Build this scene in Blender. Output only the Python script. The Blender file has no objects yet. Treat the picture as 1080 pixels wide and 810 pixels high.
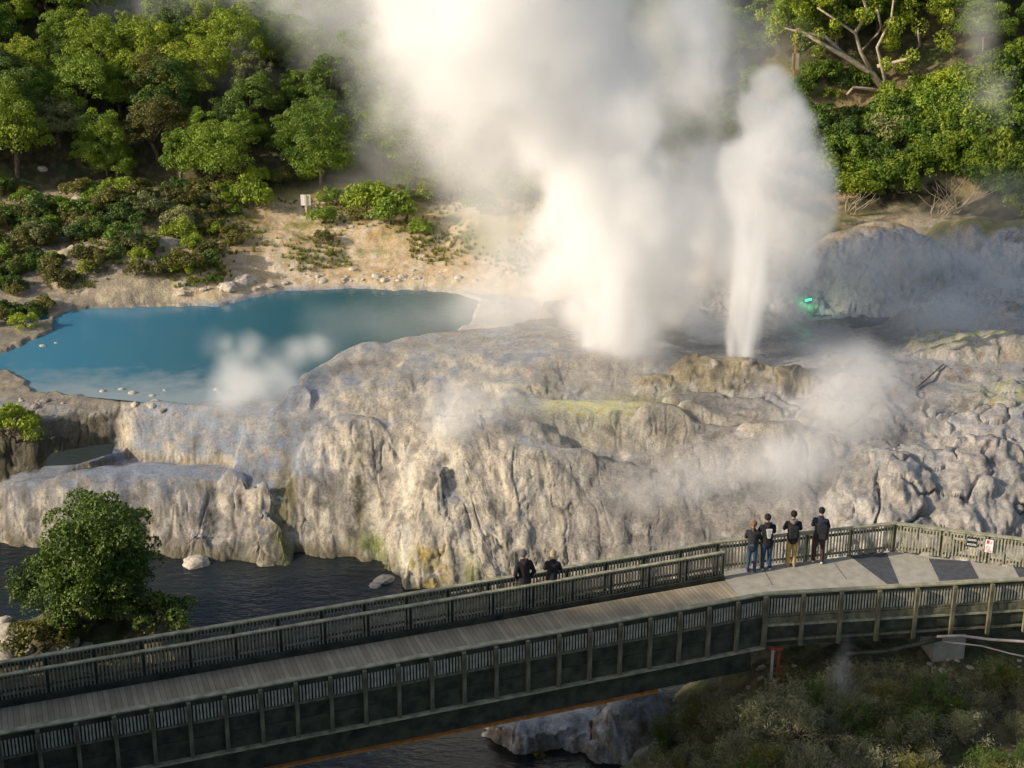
import bpy, bmesh, math, random
import numpy as np
from mathutils import Vector, Matrix

# ------------------------------------------------------------------ camera, sky, sun
S = bpy.context.scene
COL = S.collection
TH = math.radians(20.0); CT, ST = math.cos(TH), math.sin(TH); CAMZ = 21.0; F = 1600.0
cd = bpy.data.cameras.new('camera'); cam = bpy.data.objects.new('camera', cd); COL.objects.link(cam)
cam.location = (0, 0, CAMZ); cam.rotation_euler = (math.radians(70), 0, 0)
cd.sensor_width = 36; cd.lens = 36 * F / 1080; cd.clip_end = 1000; cd.clip_start = 0.5
S.camera = cam
SUN_DIR = Vector((0.94, 0.34, 0)).normalized(); SUN_EL = math.radians(25)
w = bpy.data.worlds.new('World'); S.world = w; w.use_nodes = True
wn = w.node_tree; bg = wn.nodes['Background']; sky = wn.nodes.new('ShaderNodeTexSky'); sky.sky_type = 'NISHITA'; sky.sun_disc = False
sky.sun_elevation = SUN_EL; sky.sun_rotation = math.atan2(-SUN_DIR.x, -SUN_DIR.y); sky.air_density = 1.0; sky.dust_density = 2.5; sky.ozone_density = 0.4
bg.inputs[1].default_value = 0.135; wn.links.new(sky.outputs[0], bg.inputs[0])
sl = bpy.data.lights.new('sun', 'SUN'); sl.energy = 4.3; sl.angle = math.radians(0.6); sl.color = (1.0, 0.88, 0.72)
so = bpy.data.objects.new('sun', sl); COL.objects.link(so)
dv = Vector((SUN_DIR.x * math.cos(SUN_EL), SUN_DIR.y * math.cos(SUN_EL), -math.sin(SUN_EL)))
so.rotation_euler = dv.to_track_quat('-Z', 'Y').to_euler(); so.location = (-40, -30, 60)
S.view_settings.view_transform = 'Standard'; S.view_settings.look = 'None'; S.view_settings.exposure = 0.12; S.view_settings.gamma = 1
cy = S.cycles
cy.volume_bounces = 14; cy.max_bounces = 16; cy.diffuse_bounces = 3; cy.glossy_bounces = 3; cy.transparent_max_bounces = 8
cy.volume_step_rate = 2.0; cy.volume_max_steps = 256
cy.use_adaptive_sampling = True; cy.adaptive_threshold = 0.02; cy.use_denoising = True
cy.sample_clamp_indirect = 8

# ------------------------------------------------------------------ helpers
def P(px, py, z):
    dx = (px - 540) / F; u = (405 - py) / F
    dy = CT + u * ST; dz = -ST + u * CT
    t = (z - CAMZ) / dz
    return Vector((dx * t, dy * t, z))
def PY(px, py, Y):          # the point of that line of sight at ground distance Y
    dx = (px - 540) / F; u = (405 - py) / F
    dy = CT + u * ST; dz = -ST + u * CT
    t = Y / dy
    return Vector((dx * t, Y, CAMZ + dz * t))
def tag(o, label=None, cat=None, group=None, kind=None):
    if label: o['label'] = label
    if cat: o['category'] = cat
    if group: o['group'] = group
    if kind: o['kind'] = kind
    return o
def empty(name, loc=(0, 0, 0), rz=0):
    o = bpy.data.objects.new(name, None); COL.objects.link(o); o.location = loc; o.rotation_euler = (0, 0, rz); o.empty_display_size = .3; return o
def mesh_obj(name, me, mat, parent=None, loc=None):
    o = bpy.data.objects.new(name, me); COL.objects.link(o)
    if mat is not None and not me.materials: me.materials.append(mat)
    if parent: o.parent = parent
    if loc is not None: o.location = loc
    return o
def np_mesh(name, V, Fq, smooth=False):
    V = np.asarray(V, np.float32); Fq = np.asarray(Fq, np.int32); k = Fq.shape[1]
    me = bpy.data.meshes.new(name); me.vertices.add(len(V)); me.vertices.foreach_set('co', V.ravel())
    me.loops.add(Fq.size); me.loops.foreach_set('vertex_index', Fq.ravel())
    me.polygons.add(len(Fq)); me.polygons.foreach_set('loop_start', np.arange(0, Fq.size, k, dtype=np.int32))
    me.polygons.foreach_set('use_smooth', np.full(len(Fq), smooth)); me.update(calc_edges=True); return me
class MB:
    def __init__(s): s.v = []; s.f = []
    def box(s, c, d, ax=(1, 0, 0), up=(0, 0, 1)):
        x = Vector(ax).normalized(); z = Vector(up); z = (z - x * z.dot(x)).normalized(); y = z.cross(x); c = Vector(c); n = len(s.v)
        for i in (-1, 1):
            for j in (-1, 1):
                for k in (-1, 1): s.v.append(c + x * (i * d[0] / 2) + y * (j * d[1] / 2) + z * (k * d[2] / 2))
        s.f += [tuple(n + q for q in t) for t in ((0, 1, 3, 2), (4, 6, 7, 5), (0, 4, 5, 1), (2, 3, 7, 6), (0, 2, 6, 4), (1, 5, 7, 3))]
        return s
    def tube(s, pts, rad, n=6, cap=True):
        pts = [Vector(p) for p in pts]; base = len(s.v)
        rad = rad if isinstance(rad, (list, tuple)) else [rad] * len(pts)
        for i, p in enumerate(pts):
            d = (pts[min(i + 1, len(pts) - 1)] - pts[max(i - 1, 0)]).normalized()
            a = d.cross(Vector((0, 0, 1)) if abs(d.z) < .9 else Vector((1, 0, 0))).normalized(); b = d.cross(a)
            for k in range(n):
                t = 2 * math.pi * k / n; s.v.append(p + (a * math.cos(t) + b * math.sin(t)) * rad[i])
        for i in range(len(pts) - 1):
            for k in range(n):
                q = base + i * n; s.f.append((q + k, q + (k + 1) % n, q + n + (k + 1) % n, q + n + k))
        if cap: s.f.append(tuple(base + k for k in range(n))[::-1]); s.f.append(tuple(base + (len(pts) - 1) * n + k for k in range(n)))
        return s
    def prism(s, poly, z0, z1):
        n = len(poly); b = len(s.v)
        for z in (z0, z1):
            for p in poly: s.v.append(Vector((p[0], p[1], z)))
        s.f.append(tuple(b + n + k for k in range(n))); s.f.append(tuple(b + k for k in range(n))[::-1])
        for k in range(n): s.f.append((b + k, b + (k + 1) % n, b + n + (k + 1) % n, b + n + k))
        return s
    def mesh(s, name, smooth=False):
        me = bpy.data.meshes.new(name); me.from_pydata([tuple(v) for v in s.v], [], s.f)
        if smooth: me.polygons.foreach_set('use_smooth', [True] * len(me.polygons))
        me.update(); return me
    def build(s, name, mat, parent=None, smooth=False, loc=None): return mesh_obj(name, s.mesh(name, smooth), mat, parent, loc)
def copy_tree(o, parent=None):
    c = o.copy(); COL.objects.link(c)
    if parent: c.parent = parent
    for ch in list(o.children): copy_tree(ch, c)
    return c

# ------------------------------------------------------------------ noise
_r = np.random.RandomState(7)
_PERM = _r.permutation(512).astype(np.int64)
_G = _r.normal(size=(512, 3)); _G /= np.linalg.norm(_G, axis=1)[:, None]
def pn3(x, y, z, seed=0):
    x = np.asarray(x, np.float64); y = np.asarray(y, np.float64); z = np.asarray(z, np.float64) + np.zeros_like(x)
    xi = np.floor(x).astype(np.int64); yi = np.floor(y).astype(np.int64); zi = np.floor(z).astype(np.int64)
    xf = x - xi; yf = y - yi; zf = z - zi
    u = xf**3 * (xf * (xf * 6 - 15) + 10); v = yf**3 * (yf * (yf * 6 - 15) + 10); ww = zf**3 * (zf * (zf * 6 - 15) + 10)
    out = 0
    for i in (0, 1):
        a = _PERM[(xi + i + seed * 37) & 511]
        for j in (0, 1):
            b = _PERM[(a + yi + j) & 511]
            for k in (0, 1):
                g = _G[_PERM[(b + zi + k) & 511]]
                d = g[..., 0] * (xf - i) + g[..., 1] * (yf - j) + g[..., 2] * (zf - k)
                out = out + d * (u if i else 1 - u) * (v if j else 1 - v) * (ww if k else 1 - ww)
    return out * 1.6
def fbm(x, y, z=0.0, s=1.0, o=4, seed=0, bil=False, gain=.5):
    t = 0; a = 1; n = 0
    for k in range(o):
        q = pn3(x / s, y / s, np.asarray(z) / s + 3.7 * k, seed + k)
        if bil: q = np.sqrt(q * q + .0015) * 2 - .6
        t = t + a * q; n += a; a *= gain; s *= .5
    return t / n
def sst(a, b, x):
    t = np.clip((x - a) / (b - a), 0, 1); return t * t * (3 - 2 * t)

# ------------------------------------------------------------------ terrain: heights on a regular grid
GX0, GX1, GY0, GY1, GS = -48.0, 52.0, 18.0, 132.0, 0.1
gx = np.arange(GX0, GX1 + GS / 2, GS); gy = np.arange(GY0, GY1 + GS / 2, GS)
XX, YY = np.meshgrid(gx, gy, indexing='ij')
w1 = fbm(XX, YY, 0, 3.0, 3, 11); w2 = fbm(XX, YY, 5, 3.0, 3, 21); w3 = pn3(XX / .7, YY / .7, 2., 5); w4 = pn3(XX / .7, YY / .7, 9., 6)
WX = XX + .55 * w1 + .16 * w3; WY = YY + .45 * w2 + .14 * w4
def pline(pts): return np.array([tuple(P(*p))[:2] if len(p) == 3 else p[0] for p in pts])
def dist_line(A, x=WX, y=WY):
    d = np.full(x.shape, 1e9)
    for (ax, ay), (bx, by) in zip(A[:-1], A[1:]):
        ex, ey = bx - ax, by - ay; t = np.clip(((x - ax) * ex + (y - ay) * ey) / (ex * ex + ey * ey + 1e-9), 0, 1)
        d = np.minimum(d, (x - ax - t * ex) ** 2 + (y - ay - t * ey) ** 2)
    return np.sqrt(d)
def inside(A, x=WX, y=WY):
    c = np.zeros(x.shape, bool); n = len(A)
    for i in range(n):
        x1, y1 = A[i]; x2, y2 = A[(i + 1) % n]
        if y1 == y2: continue
        c ^= ((y1 > y) != (y2 > y)) & (x < (x2 - x1) * (y - y1) / (y2 - y1) + x1)
    return c
def sd(A, x=WX, y=WY):
    d = dist_line(np.vstack([A, A[:1]]), x, y); return np.where(inside(A, x, y), d, -d)
def prof(d, xs, zs): return np.interp(d, xs, zs)
def ell(px, py, z, rx, ry, rot=0):
    c = P(px, py, z); dx = WX - c.x; dy = WY - c.y; cr, sr = math.cos(rot), math.sin(rot)
    return np.sqrt(((dx * cr + dy * sr) / rx) ** 2 + ((-dx * sr + dy * cr) / ry) ** 2)
PAN = np.zeros(XX.shape)
def pan(H, px, py, z, rx, ry, soft=.5, wob=1.0):
    global PAN
    c = P(px, py, z); dx = XX + wob * (.75 * w1 + .22 * w3) - c.x; dy = YY + wob * (.5 * w2 + .2 * w4) - c.y; q = np.sqrt((dx / rx) ** 2 + (dy / ry) ** 2); wt = 1 - sst(1 - soft, 1 + soft * .6, q); PAN = np.maximum(PAN, wt)
    return H + wt * (z + .03 * w3 - H)
def dome(*a): return np.sqrt(np.clip(1 - ell(*a) ** 2, 0, 1))
def smax(a, b, k=.15):
    h = np.clip(.5 + .5 * (a - b) / k, 0, 1); return b + (a - b) * h + k * h * (1 - h)

# far ground (sand flats behind the pool), hill
shore = pline([(-500, 335, -.45), (-60, 330, -.45), (40, 326, -.45), (110, 322, -.45), (170, 320, -.45), (235, 320, -.45), (268, 312, -.45), (300, 305, -.45), (370, 302, -.45), (440, 303, -.45), (510, 309, -.45), (560, 316, -.45), (640, 345, .4), (800, 340, .8), (960, 330, .8), (1080, 330, .8), (1500, 330, .8)])
far_poly = np.vstack([shore, [[60, 140], [-60, 140]]])
dF = sd(far_poly)
E = prof(dF, [-5, -.8, 0, .5, 1.2, 3, 6, 10, 16], [-9, -2, -.5, -.1, .15, .7, 1.5, 2.3, 3.0])
E = np.where(dF > 0, E + .22 * fbm(XX, YY, 0, 2.2, 4, 31) * np.clip(dF, 0, 1), E)
E = E + 1.3 * dome(150, 292, .2, 4.6, 2.4) + .7 * dome(120, 240, 1.2, 5, 2.2) + 1.1 * dome(540, 240, 1.5, 3.4, 1.8) + .6 * dome(300, 262, .8, 3.2, 2.0) + .5 * dome(400, 250, .9, 4, 2)
E = E + 1.9 * dome(925, 300, .8, 3.9, 3.0) + 1.0 * dome(1060, 285, .8, 4, 2.6) + .7 * dome(940, 262, 1.5, 4.5, 2.0)
hb = np.array([tuple(P(a, b, 2.5)) for a, b in ((-500, 212), (-100, 210), (0, 205), (120, 196), (250, 200), (400, 192), (550, 182), (700, 195), (860, 222), (1000, 224), (1080, 236), (1500, 236))])
YB = np.interp(XX, hb[:, 0], hb[:, 1]); dH = YY - YB + .8 * w1
HILL = 2.4 + np.where(dH < 17, .60 * dH, .60 * 17 + .22 * (dH - 17)) + .5 * fbm(XX, YY, 0, 5, 3, 41)
HILL = HILL - 1.1 * np.exp(-((dH - 9) / 1.2) ** 2) * (XX > 12)
E = np.where(dH > -2, smax(E, HILL, .5), E)
Z = np.maximum(np.full(XX.shape, -6.2), E)
# pool terrace
B = pline([(-500, 482, -1.8), (-60, 484, -1.8), (0, 480, -1.8), (40, 474, -1.8), (90, 468, -1.8), (122, 466, -1.8), (138, 474, -1.8), (170, 480, -1.8), (215, 483, -1.8), (260, 488, -1.8), (330, 496, -1.8), (600, 440, -1.8)])
dB = sd(np.vstack([B, [[20, 75], [-60, 75]]]))
bw = sst(-15.2, -14.0, XX + .3 * w1); BH = prof(dB, [-1, 0, .12, .4, 1.0, 2.5, 30], [-6, -2.0, -1.35, -.95, -.55, -.30, -.28]) * (1 - bw) + bw * prof(dB, [-1, 0, .10, .3, .65, 1.0, 1.35, 30], [-6, -2.0, -1.65, -1.38, -1.0, -.52, -.31, -.28])
# lower terrace
A_ = pline([(-500, 540, -4.5), (-80, 560, -4.5), (0, 573, -4.5), (60, 579, -4.5), (140, 584, -4.5), (180, 589, -4.5), (215, 593, -4.5), (268, 598, -4.5), (298, 597, -4.5), (312, 585, -4.5), (330, 570, -4.5), (430, 560, -4.5)])
dA = sd(np.vstack([A_, [[10, 62], [-60, 62]]]))
AH = prof(dA, [-1, -.05, .1, .35, .8, 1.5, 3, 5, 30], [-6.2, -5.2, -4.3, -3.95, -3.5, -3.02, -2.38, -1.9, -1.7])
AH = AH + (.22 * fbm(XX, YY, 0, 2.3, 2, 57, True)) * np.clip(dA / .5, 0, 1) * np.exp(-np.clip(dA, 0, 99) / 1.8); AH = AH - .3 * np.exp(-ell(82, 479, -1.6, 1.5, .7, .35) ** 4); Z = smax(Z, pan(AH, 150, 497, -1.9, 5.5, 1.3, .7), .06); Z = smax(Z, BH, .12)
pondpoly = pline([(2, 392, -.45), (-30, 380, -.45), (12, 368, -.45), (40, 358, -.45), (60, 348, -.45), (56, 338, -.45), (70, 326, -.45), (110, 323, -.45), (170, 321, -.45), (235, 321, -.45), (268, 312, -.45), (300, 305, -.45), (370, 302, -.45), (440, 303, -.45), (490, 307, -.45), (512, 317, -.45), (500, 333, -.45), (480, 352, -.45), (420, 385, -.45), (330, 424, -.45), (240, 426, -.45), (200, 430, -.45), (150, 424, -.45), (90, 418, -.45), (40, 416, -.45), (30, 404, -.45)])
dP = sd(pondpoly)
inlet = sd(pline([(12, 334, -.45), (20, 329, -.45), (52, 328, -.45), (56, 336, -.45), (40, 340, -.45), (16, 342, -.45)]), XX + .2 * w1, YY + .2 * w2)
# geyser mound
front = pline([(312, 585, -4.5), (340, 590, -4.5), (400, 592, -4.5), (412, 605, -4.5), (430, 622, -4.5), (520, 628, -4.5), (700, 625, -4.5), (880, 628, -4.5), (1100, 640, -4.5), (1600, 660, -4.5)])
flank = pline([(312, 585, -4.5), (300, 566, -3.8), (280, 545, -3.0), (258, 520, -2.2), (238, 498, -1.9), (246, 470, -1.5), (262, 452, -.8), (280, 425, -.4)])
cr = [tuple(P(a, b, 1.2))[:2] for a, b in ((288, 402), (310, 384), (350, 366), (400, 356), (450, 348), (500, 342), (560, 332))]
back = np.array([tuple(flank[-1])] + [(x - .25, y + .7) for x, y in cr] + [(5, 70), (9, 76), (60, 80)])
Cpoly = np.vstack([front, back[::-1], flank[::-1][1:-1]])
dC = inside(Cpoly); df = dist_line(front); dk = dist_line(flank); db = dist_line(back[:8])
left_w = 1 - sst(-.5, 3.0, XX)
pf = prof(df, [0, .3, .8, 1.5, 2.7, 4.3, 6.3, 10, 16, 40], [-4.9, -3.7, -2.7, -1.75, -.65, .2, .85, 1.3, 1.4, 1.9])
pg = prof(df, [0, .6, 1.8, 3, 5, 7, 10, 16, 40], [-4.9, -3.1, -2.05, -1.3, -.5, .1, .8, 1.15, 1.8])
CH = left_w * pf + (1 - left_w) * pg
CH = np.minimum(CH, prof(dk, [0, .15, .5, 1.0, 1.8, 3.2, 6], [-3.2, -1.9, -1.0, -.1, .7, 1.3, 4]))
CH = np.minimum(CH, prof(db, [0, .25, .7, 1.3, 2.4, 5], [-.9, .3, .85, 1.2, 1.6, 4]))
steepg = np.exp(-((df - 1.2) / 1.6) ** 2)
soft = sst(0.5, 3.5, XX) * (1 - sst(10.5, 12.5, XX)); CH = CH + (.36 - .22 * soft) * fbm(XX, YY, 0, 2.6, 3, 51, True) * np.clip(df / 1.2, 0, 1)
# rounded buttresses down the front, runnels between them
CH = CH + .34 * left_w * np.clip(df / .5, 0, 1) * np.exp(-df / 3.5) * (fbm(XX * 1.0, YY * .3, 0, 1.3, 3, 55, True))
for a in ((311, 402, 1, .7, .55, .55), (990, 510, -1, 4.2, 2.0, 1.0), (1075, 470, -.5, 3.0, 1.8, .8), (930, 520, -1.2, 2.0, 1.5, .6),
          (1030, 372, .8, 3.0, 1.3, .75), (1060, 420, .3, 2.2, 1.0, .5), (540, 400, .8, 2.2, 1.2, .3), (560, 470, 0, 2.6, 1.6, .45), (460, 455, 0, 1.6, 1.3, .4), (640, 500, -.8, 3, 1.4, .35),
          (455, 560, -3, .7, .6, .8), (360, 450, 0, 1.8, 1.5, .35)):
    CH = CH + a[5] * dome(*a[:5])
tq = CH / .30 + .9 * w1 + .5 * w3; tf_ = tq - np.floor(tq); ter = (np.floor(tq) + sst(.55, .95, tf_) - .9 * w1 - .5 * w3) * .30; CH = CH + (ter - CH) * .45 * sst(.5, 3.0, XX) * sst(-2.2, -1.4, CH)
flat = np.maximum(np.exp(-ell(600, 365, 1.2, 5.5, 2.6) ** 4), np.exp(-ell(640, 430, .5, 3.4, .9) ** 4))
CH = CH * (1 - flat) + flat * (1.2 * np.exp(-ell(600, 365, 1.2, 6, 3) ** 4) + np.clip(CH, .2, .45) * (1 - np.exp(-ell(600, 365, 1.2, 6, 3) ** 4)))
basin = np.exp(-ell(890, 350, .6, 2.8, 2.6) ** 4); CH = CH * (1 - basin) + basin * np.minimum(CH, .35)
CH = np.minimum(CH, np.interp(YY + .3 * w3, [52.3, 53.5, 54.5, 55.3, 56.2], [-2.4, -1.8, -1.1, -.1, 1.3]) + 6 * sst(-8.6, -5.4, XX + .4 * w1))
CH = pan(CH, 560, 362, 1.2, 5.6, 2.4, .35, .6); CH = pan(CH, 455, 366, 1.15, 2.2, 1.0, .5, .5); CH = pan(CH, 640, 430, .42, 3.4, .95, .7); CH = pan(CH, 520, 405, .75, 1.8, .6, .8); CH = pan(CH, 830, 462, -.15, 3.4, .9, .9); CH = pan(CH, 1010, 415, .35, 2.4, .9, .8); CH = pan(CH, 600, 480, -.4, 1.6, .4, .9)
basin2 = np.exp(-ell(905, 334, .4, 2.6, 1.6) ** 6); CH = CH + basin2 * (.2 - CH)
cones = 0 * XX
for a in ((742, 386, 1, 1.5, .9, .9), (780, 386, 1, 1.5, .85, .8), (826, 390, 1, 1.4, .8, .68), (696, 395, .9, 1.3, .6, .36), (766, 398, .9, 1.2, .5, .3)): dm = np.clip(1 - ell(*a[:5]) ** 2, 0, 1) ** .6; cones = smax(cones, a[5] * dm, .12)
cones = cones - .03; CH = CH + cones - .09 * np.exp(-(w3 / .07) ** 2) * (cones > .2)
ledge = 0 * XX
for a in ((740, 408, .8, 1.3, .5, .30), (700, 442, .3, 1.15, .5, .42), (775, 428, .4, 2.1, .95, .42), (815, 446, .3, 1.5, .65, .36), (750, 446, .2, 1.2, .45, .25)): ledge = np.maximum(ledge, a[5] * np.clip((1 - ell(*a[:5])) * 4, 0, 1) ** .5)
CH = CH + ledge
Z = np.where(dC, smax(Z, CH, .18), Z)
pondcut = prof(np.maximum(dP, inlet), [-.6, -.1, 0, .3, 1.2], [9, -.30, -.50, -.8, -1.6])
Z = np.where((dP > -.6) | (inlet > -.6), np.minimum(Z, np.where(dC & (CH > -.4), 99, pondcut)), Z)
for a in ((250, 506, -1.9, .6, .6, .5), (272, 528, -2.4, .8, .6, .18), (292, 560, -3.6, .9, .7, .45), (285, 590, -4.4, 1.1, .5, .6), (208, 590, -4.5, .6, .35, .5), (400, 612, -4.5, .35, .25, .5), (415, 600, -4.5, .4, .3, .55)):
    Z = Z + a[5] * dome(*a[:5])
# near bank on the right, island on the left, small sinter cascade under the bridge
bank = pline([(640, 850, -4.5), (672, 800, -4.5), (690, 770, -4.5), (705, 740, -4.5), (760, 690, -4.5), (830, 655, -4.5), (1100, 630, -4.5), (1600, 640, -4.5)])
dN = sd(np.vstack([bank, [[60, 18], [6, 18]]]))
NH = prof(dN, [-.6, 0, .6, 1.6, 3.0, 5, 9], [-6.2, -4.6, -3.9, -3.1, -2.2, -1.7, -1.9]) + .25 * w1
Z = np.where(dN > -.6, np.maximum(Z, NH), Z)
isl = pline([(-500, 640, -4.5), (-60, 655, -4.5), (20, 662, -4.5), (55, 640, -4.5), (110, 632, -4.5), (165, 640, -4.5), (205, 665, -4.5), (190, 700, -4.5), (80, 705, -4.5), (-60, 730, -4.5), (-500, 770, -4.5)])
dI = sd(isl)
Z = np.where(dI > -.5, np.maximum(Z, prof(dI, [-.5, 0, .3, .8, 2], [-6.2, -4.6, -4.2, -3.9, -3.6]) + .2 * w3), Z)
lump = 2.0 * np.clip(1 - ell(570, 768, -4.4, 1.9, 1.15) ** 2, -2, 1)
Z = np.maximum(Z, -5.4 + np.where(lump > 0, np.clip(lump * 2.2, 0, 1) ** .5 * 1.35 + .2 * w3 + .12 * lump, -1))
l2 = np.clip(1 - ell(668, 752, -3.8, 1.35, 2.2, -.5) ** 2, 0, 1); Z = np.maximum(Z, -5.6 + 2.5 * np.sqrt(l2) - (l2 <= 0) * 5)
l3 = np.clip(1 - ell(612, 782, -4.3, .75, .7) ** 2, 0, 1); Z = np.maximum(Z, -5.4 + 1.35 * np.sqrt(l3) - (l3 <= 0) * 5)

def bil(A, x, y):
    fx = np.clip((x - GX0) / GS, 0, A.shape[0] - 1.001); fy = np.clip((y - GY0) / GS, 0, A.shape[1] - 1.001)
    i = fx.astype(np.int64); j = fy.astype(np.int64); a = fx - i; b = fy - j
    return (A[i, j] * (1 - a) + A[i + 1, j] * a) * (1 - b) + (A[i, j + 1] * (1 - a) + A[i + 1, j + 1] * a) * b
def hit(px, py, near_=26.0):
    dx = (px - 540) / F; u = (405 - py) / F; dy = CT + u * ST; dz = -ST + u * CT; yy = np.arange(near_, 124, .06); t = yy / dy
    g = bil(Z, dx * t, yy) - (CAMZ + dz * t); k = np.argmax(g > 0)
    return Vector((float(dx * t[k]), float(yy[k]), float(bil(Z, dx * t[k:k + 1], yy[k:k + 1])[0])))
def ground(x, y): return float(bil(Z, np.array([x]), np.array([y]))[0])

def slack(z): return .75 * np.clip(np.asarray(z, float) + 4.5, 0, 7.5)
def zmap(z): return z - float(np.interp(z, [-4.5, -2, -.45, 1.2, 3, 8, 13, 30], [0, .77, 1.05, 1.42, 1.38, .95, .65, .65]))
def relax(x, y, z):
    on = sst(46, 50, y); t = slack(z) * on; return x * (1 + .0165 * t), y + t, z - on * np.interp(z, [-4.5, -2, -.45, 1.2, 3, 8, 13, 30], [0, .77, 1.05, 1.42, 1.38, .95, .65, .65])
ground0 = ground
# sheet of vertices, finer where the land is steep
us = np.concatenate([np.linspace(-.62, -.36, 50, endpoint=False), np.linspace(-.36, .36, 900), np.linspace(.3605, .62, 50)])
yf = np.arange(20.0, 131.0, .05)
U, YF = np.meshgrid(us, yf, indexing='ij'); XF = U * (CT * YF + 21 * ST)
ZF = bil(Z, XF, YF)
dep = CT * YF + (CAMZ - ZF) * ST
seg = np.sqrt((np.diff(YF, axis=1) * .55) ** 2 + np.diff(ZF, axis=1) ** 2) / dep[:, 1:]
cum = np.concatenate([np.zeros((len(us), 1)), np.cumsum(seg, axis=1)], axis=1)
NR = 1050
R = np.empty((len(us), NR))
for i in range(len(us)): R[i] = np.interp(np.linspace(0, cum[i, -1], NR), cum[i], yf)
kk = np.exp(-.5 * (np.arange(-24, 25) / 9.0) ** 2); kk /= kk.sum(); Rp = np.pad(R, ((24, 24), (0, 0)), 'edge'); R = sum(kk[q] * Rp[q:q + len(us)] for q in range(49)); R = np.sort(R, axis=1)
XV = us[:, None] * (CT * R + 21 * ST); YV = R; ZV = bil(Z, XV, YV)
def normals(X, Y, Zz):
    Pp = np.stack([X, Y, Zz], -1); du = np.gradient(Pp, axis=0); dw = np.gradient(Pp, axis=1); n = np.cross(du, dw)
    n /= np.linalg.norm(n, axis=-1)[..., None] + 1e-9; n[n[..., 2] < 0] *= -1; return n
N0 = normals(XV, YV, ZV)
# zone weights per vertex
hillw = sst(-1.0, .5, bil(dH, XV, YV)); farw = sst(-.1, .4, bil(dF, XV, YV)); cw = bil(dC.astype(float), XV, YV)
w3v = pn3(XV / .9, YV / .9, 3., 8); grey_right = sst(5, 9, XV) * (1 - sst(68, 69.5, YV - .3 * (XV - 12) + .8 * w3v))
farw_s = farw * (1 - grey_right)
bankw = sst(-.3, .2, bil(dN, XV, YV)); islw = sst(-.3, .1, bil(dI, XV, YV)) * (YV < 52)
sint = np.clip(1 - hillw - farw_s - bankw - islw, 0, 1)
steep = 1 - N0[..., 2]
rough_rocks = np.clip(farw_s * (1 - hillw), 0, 1)
d1 = .12 * fbm(XV, YV, ZV, .95, 3, 61, True) + .028 * fbm(XV, YV, ZV, .26, 3, 65, True) + .010 * fbm(XV, YV, ZV, .10, 2, 69)
flute = fbm(XV * 1.0 + .35 * YV, YV * .25, ZV * .16, .34, 3, 71, True)
flatw = bil(flat, XV, YV); flat2 = np.clip(1 - steep * 9, 0, 1)
rr0 = sst(8.5, 11.5, XV) * (YV < 56); softv = bil(soft, XV, YV) * cw; flute2 = fbm(XV + .35 * YV, YV * .25, ZV * .12, .95, 2, 73, True)
cnv = sst(.0, .2, bil(cones, XV, YV)); disp = sint * (1 - .7 * cnv) * (1 - .85 * np.clip(flatw, 0, 1)) * (d1 * (.22 + .78 * np.clip(steep * 4, 0, 1)) * (1 - .5 * softv) + (.06 * flute + .16 * flute2) * (1 - .75 * softv) * np.clip((steep - .12) * 3, 0, 1))
crk = np.exp(-(fbm(XV + .3 * YV, YV * .4, ZV * .35, 1.25, 3, 171) / .022) ** 2); crk2 = np.exp(-(fbm(XV, YV, ZV * 1.6, .8, 3, 175) / .02) ** 2)
disp -= sint * (1 - rr0) * np.clip(steep * 4, 0, 1) * (.10 * crk + .06 * crk2)
lobe = np.clip(fbm(XV, YV * .8, ZV * .8, 1.15, 2, 177) * 3, -1, 1); disp += sint * np.clip(steep * 4, 0, 1) * .11 * np.sign(lobe) * np.abs(lobe) ** .6
strat = fbm(XV * .22, YV * .9, ZV * 2.2, .5, 3, 75, True); disp += softv * (.03 * strat + .05 * fbm(XV, YV, ZV, .42, 4, 76, True)) * (1 - flatw)
rr = sst(8.5, 11.5, XV) * sint * (YV < 56)
shelf = sst(-2.05, -1.65, ZV) * (1 - sst(-8.2, -6.6, XV)) * sst(-15.4, -14.4, XV); topm = sst(-.1, .7, ZV) * (1 - cnv) * (YV < 66)
disp *= (1 - .82 * shelf) * (1 - .45 * topm) * (1 - .4 * softv)
disp += rr * (.28 * fbm(XV, YV, ZV, 1.7, 3, 77, True) - .26 * np.exp(-(fbm(XV, YV, ZV, 1.5, 2, 79) / .035) ** 2))
rr2 = sst(7.5, 9, XV) * sint * (YV > 64) * (1 - hillw); disp += rr2 * (.50 * fbm(XV, YV, ZV, 1.6, 4, 78, True) + .14 * fbm(XV, YV, ZV, .4, 2, 79, True))
disp += rough_rocks * (.085 * fbm(XV, YV, ZV, .8, 4, 81, True, .6) + .03)
disp += (hillw + bankw + islw) * .18 * fbm(XV, YV, ZV, .7, 3, 85)
panv = np.clip(bil(PAN, XV, YV), 0, 1); disp *= 1 - .80 * panv
disp *= 1 - .9 * sst(.0, .6, bil(dP, XV, YV))
XV = XV + N0[..., 0] * disp; YV = YV + N0[..., 1] * disp; ZV = ZV + N0[..., 2] * disp
N1 = normals(XV, YV, ZV); steep1 = 1 - N1[..., 2]
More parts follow.
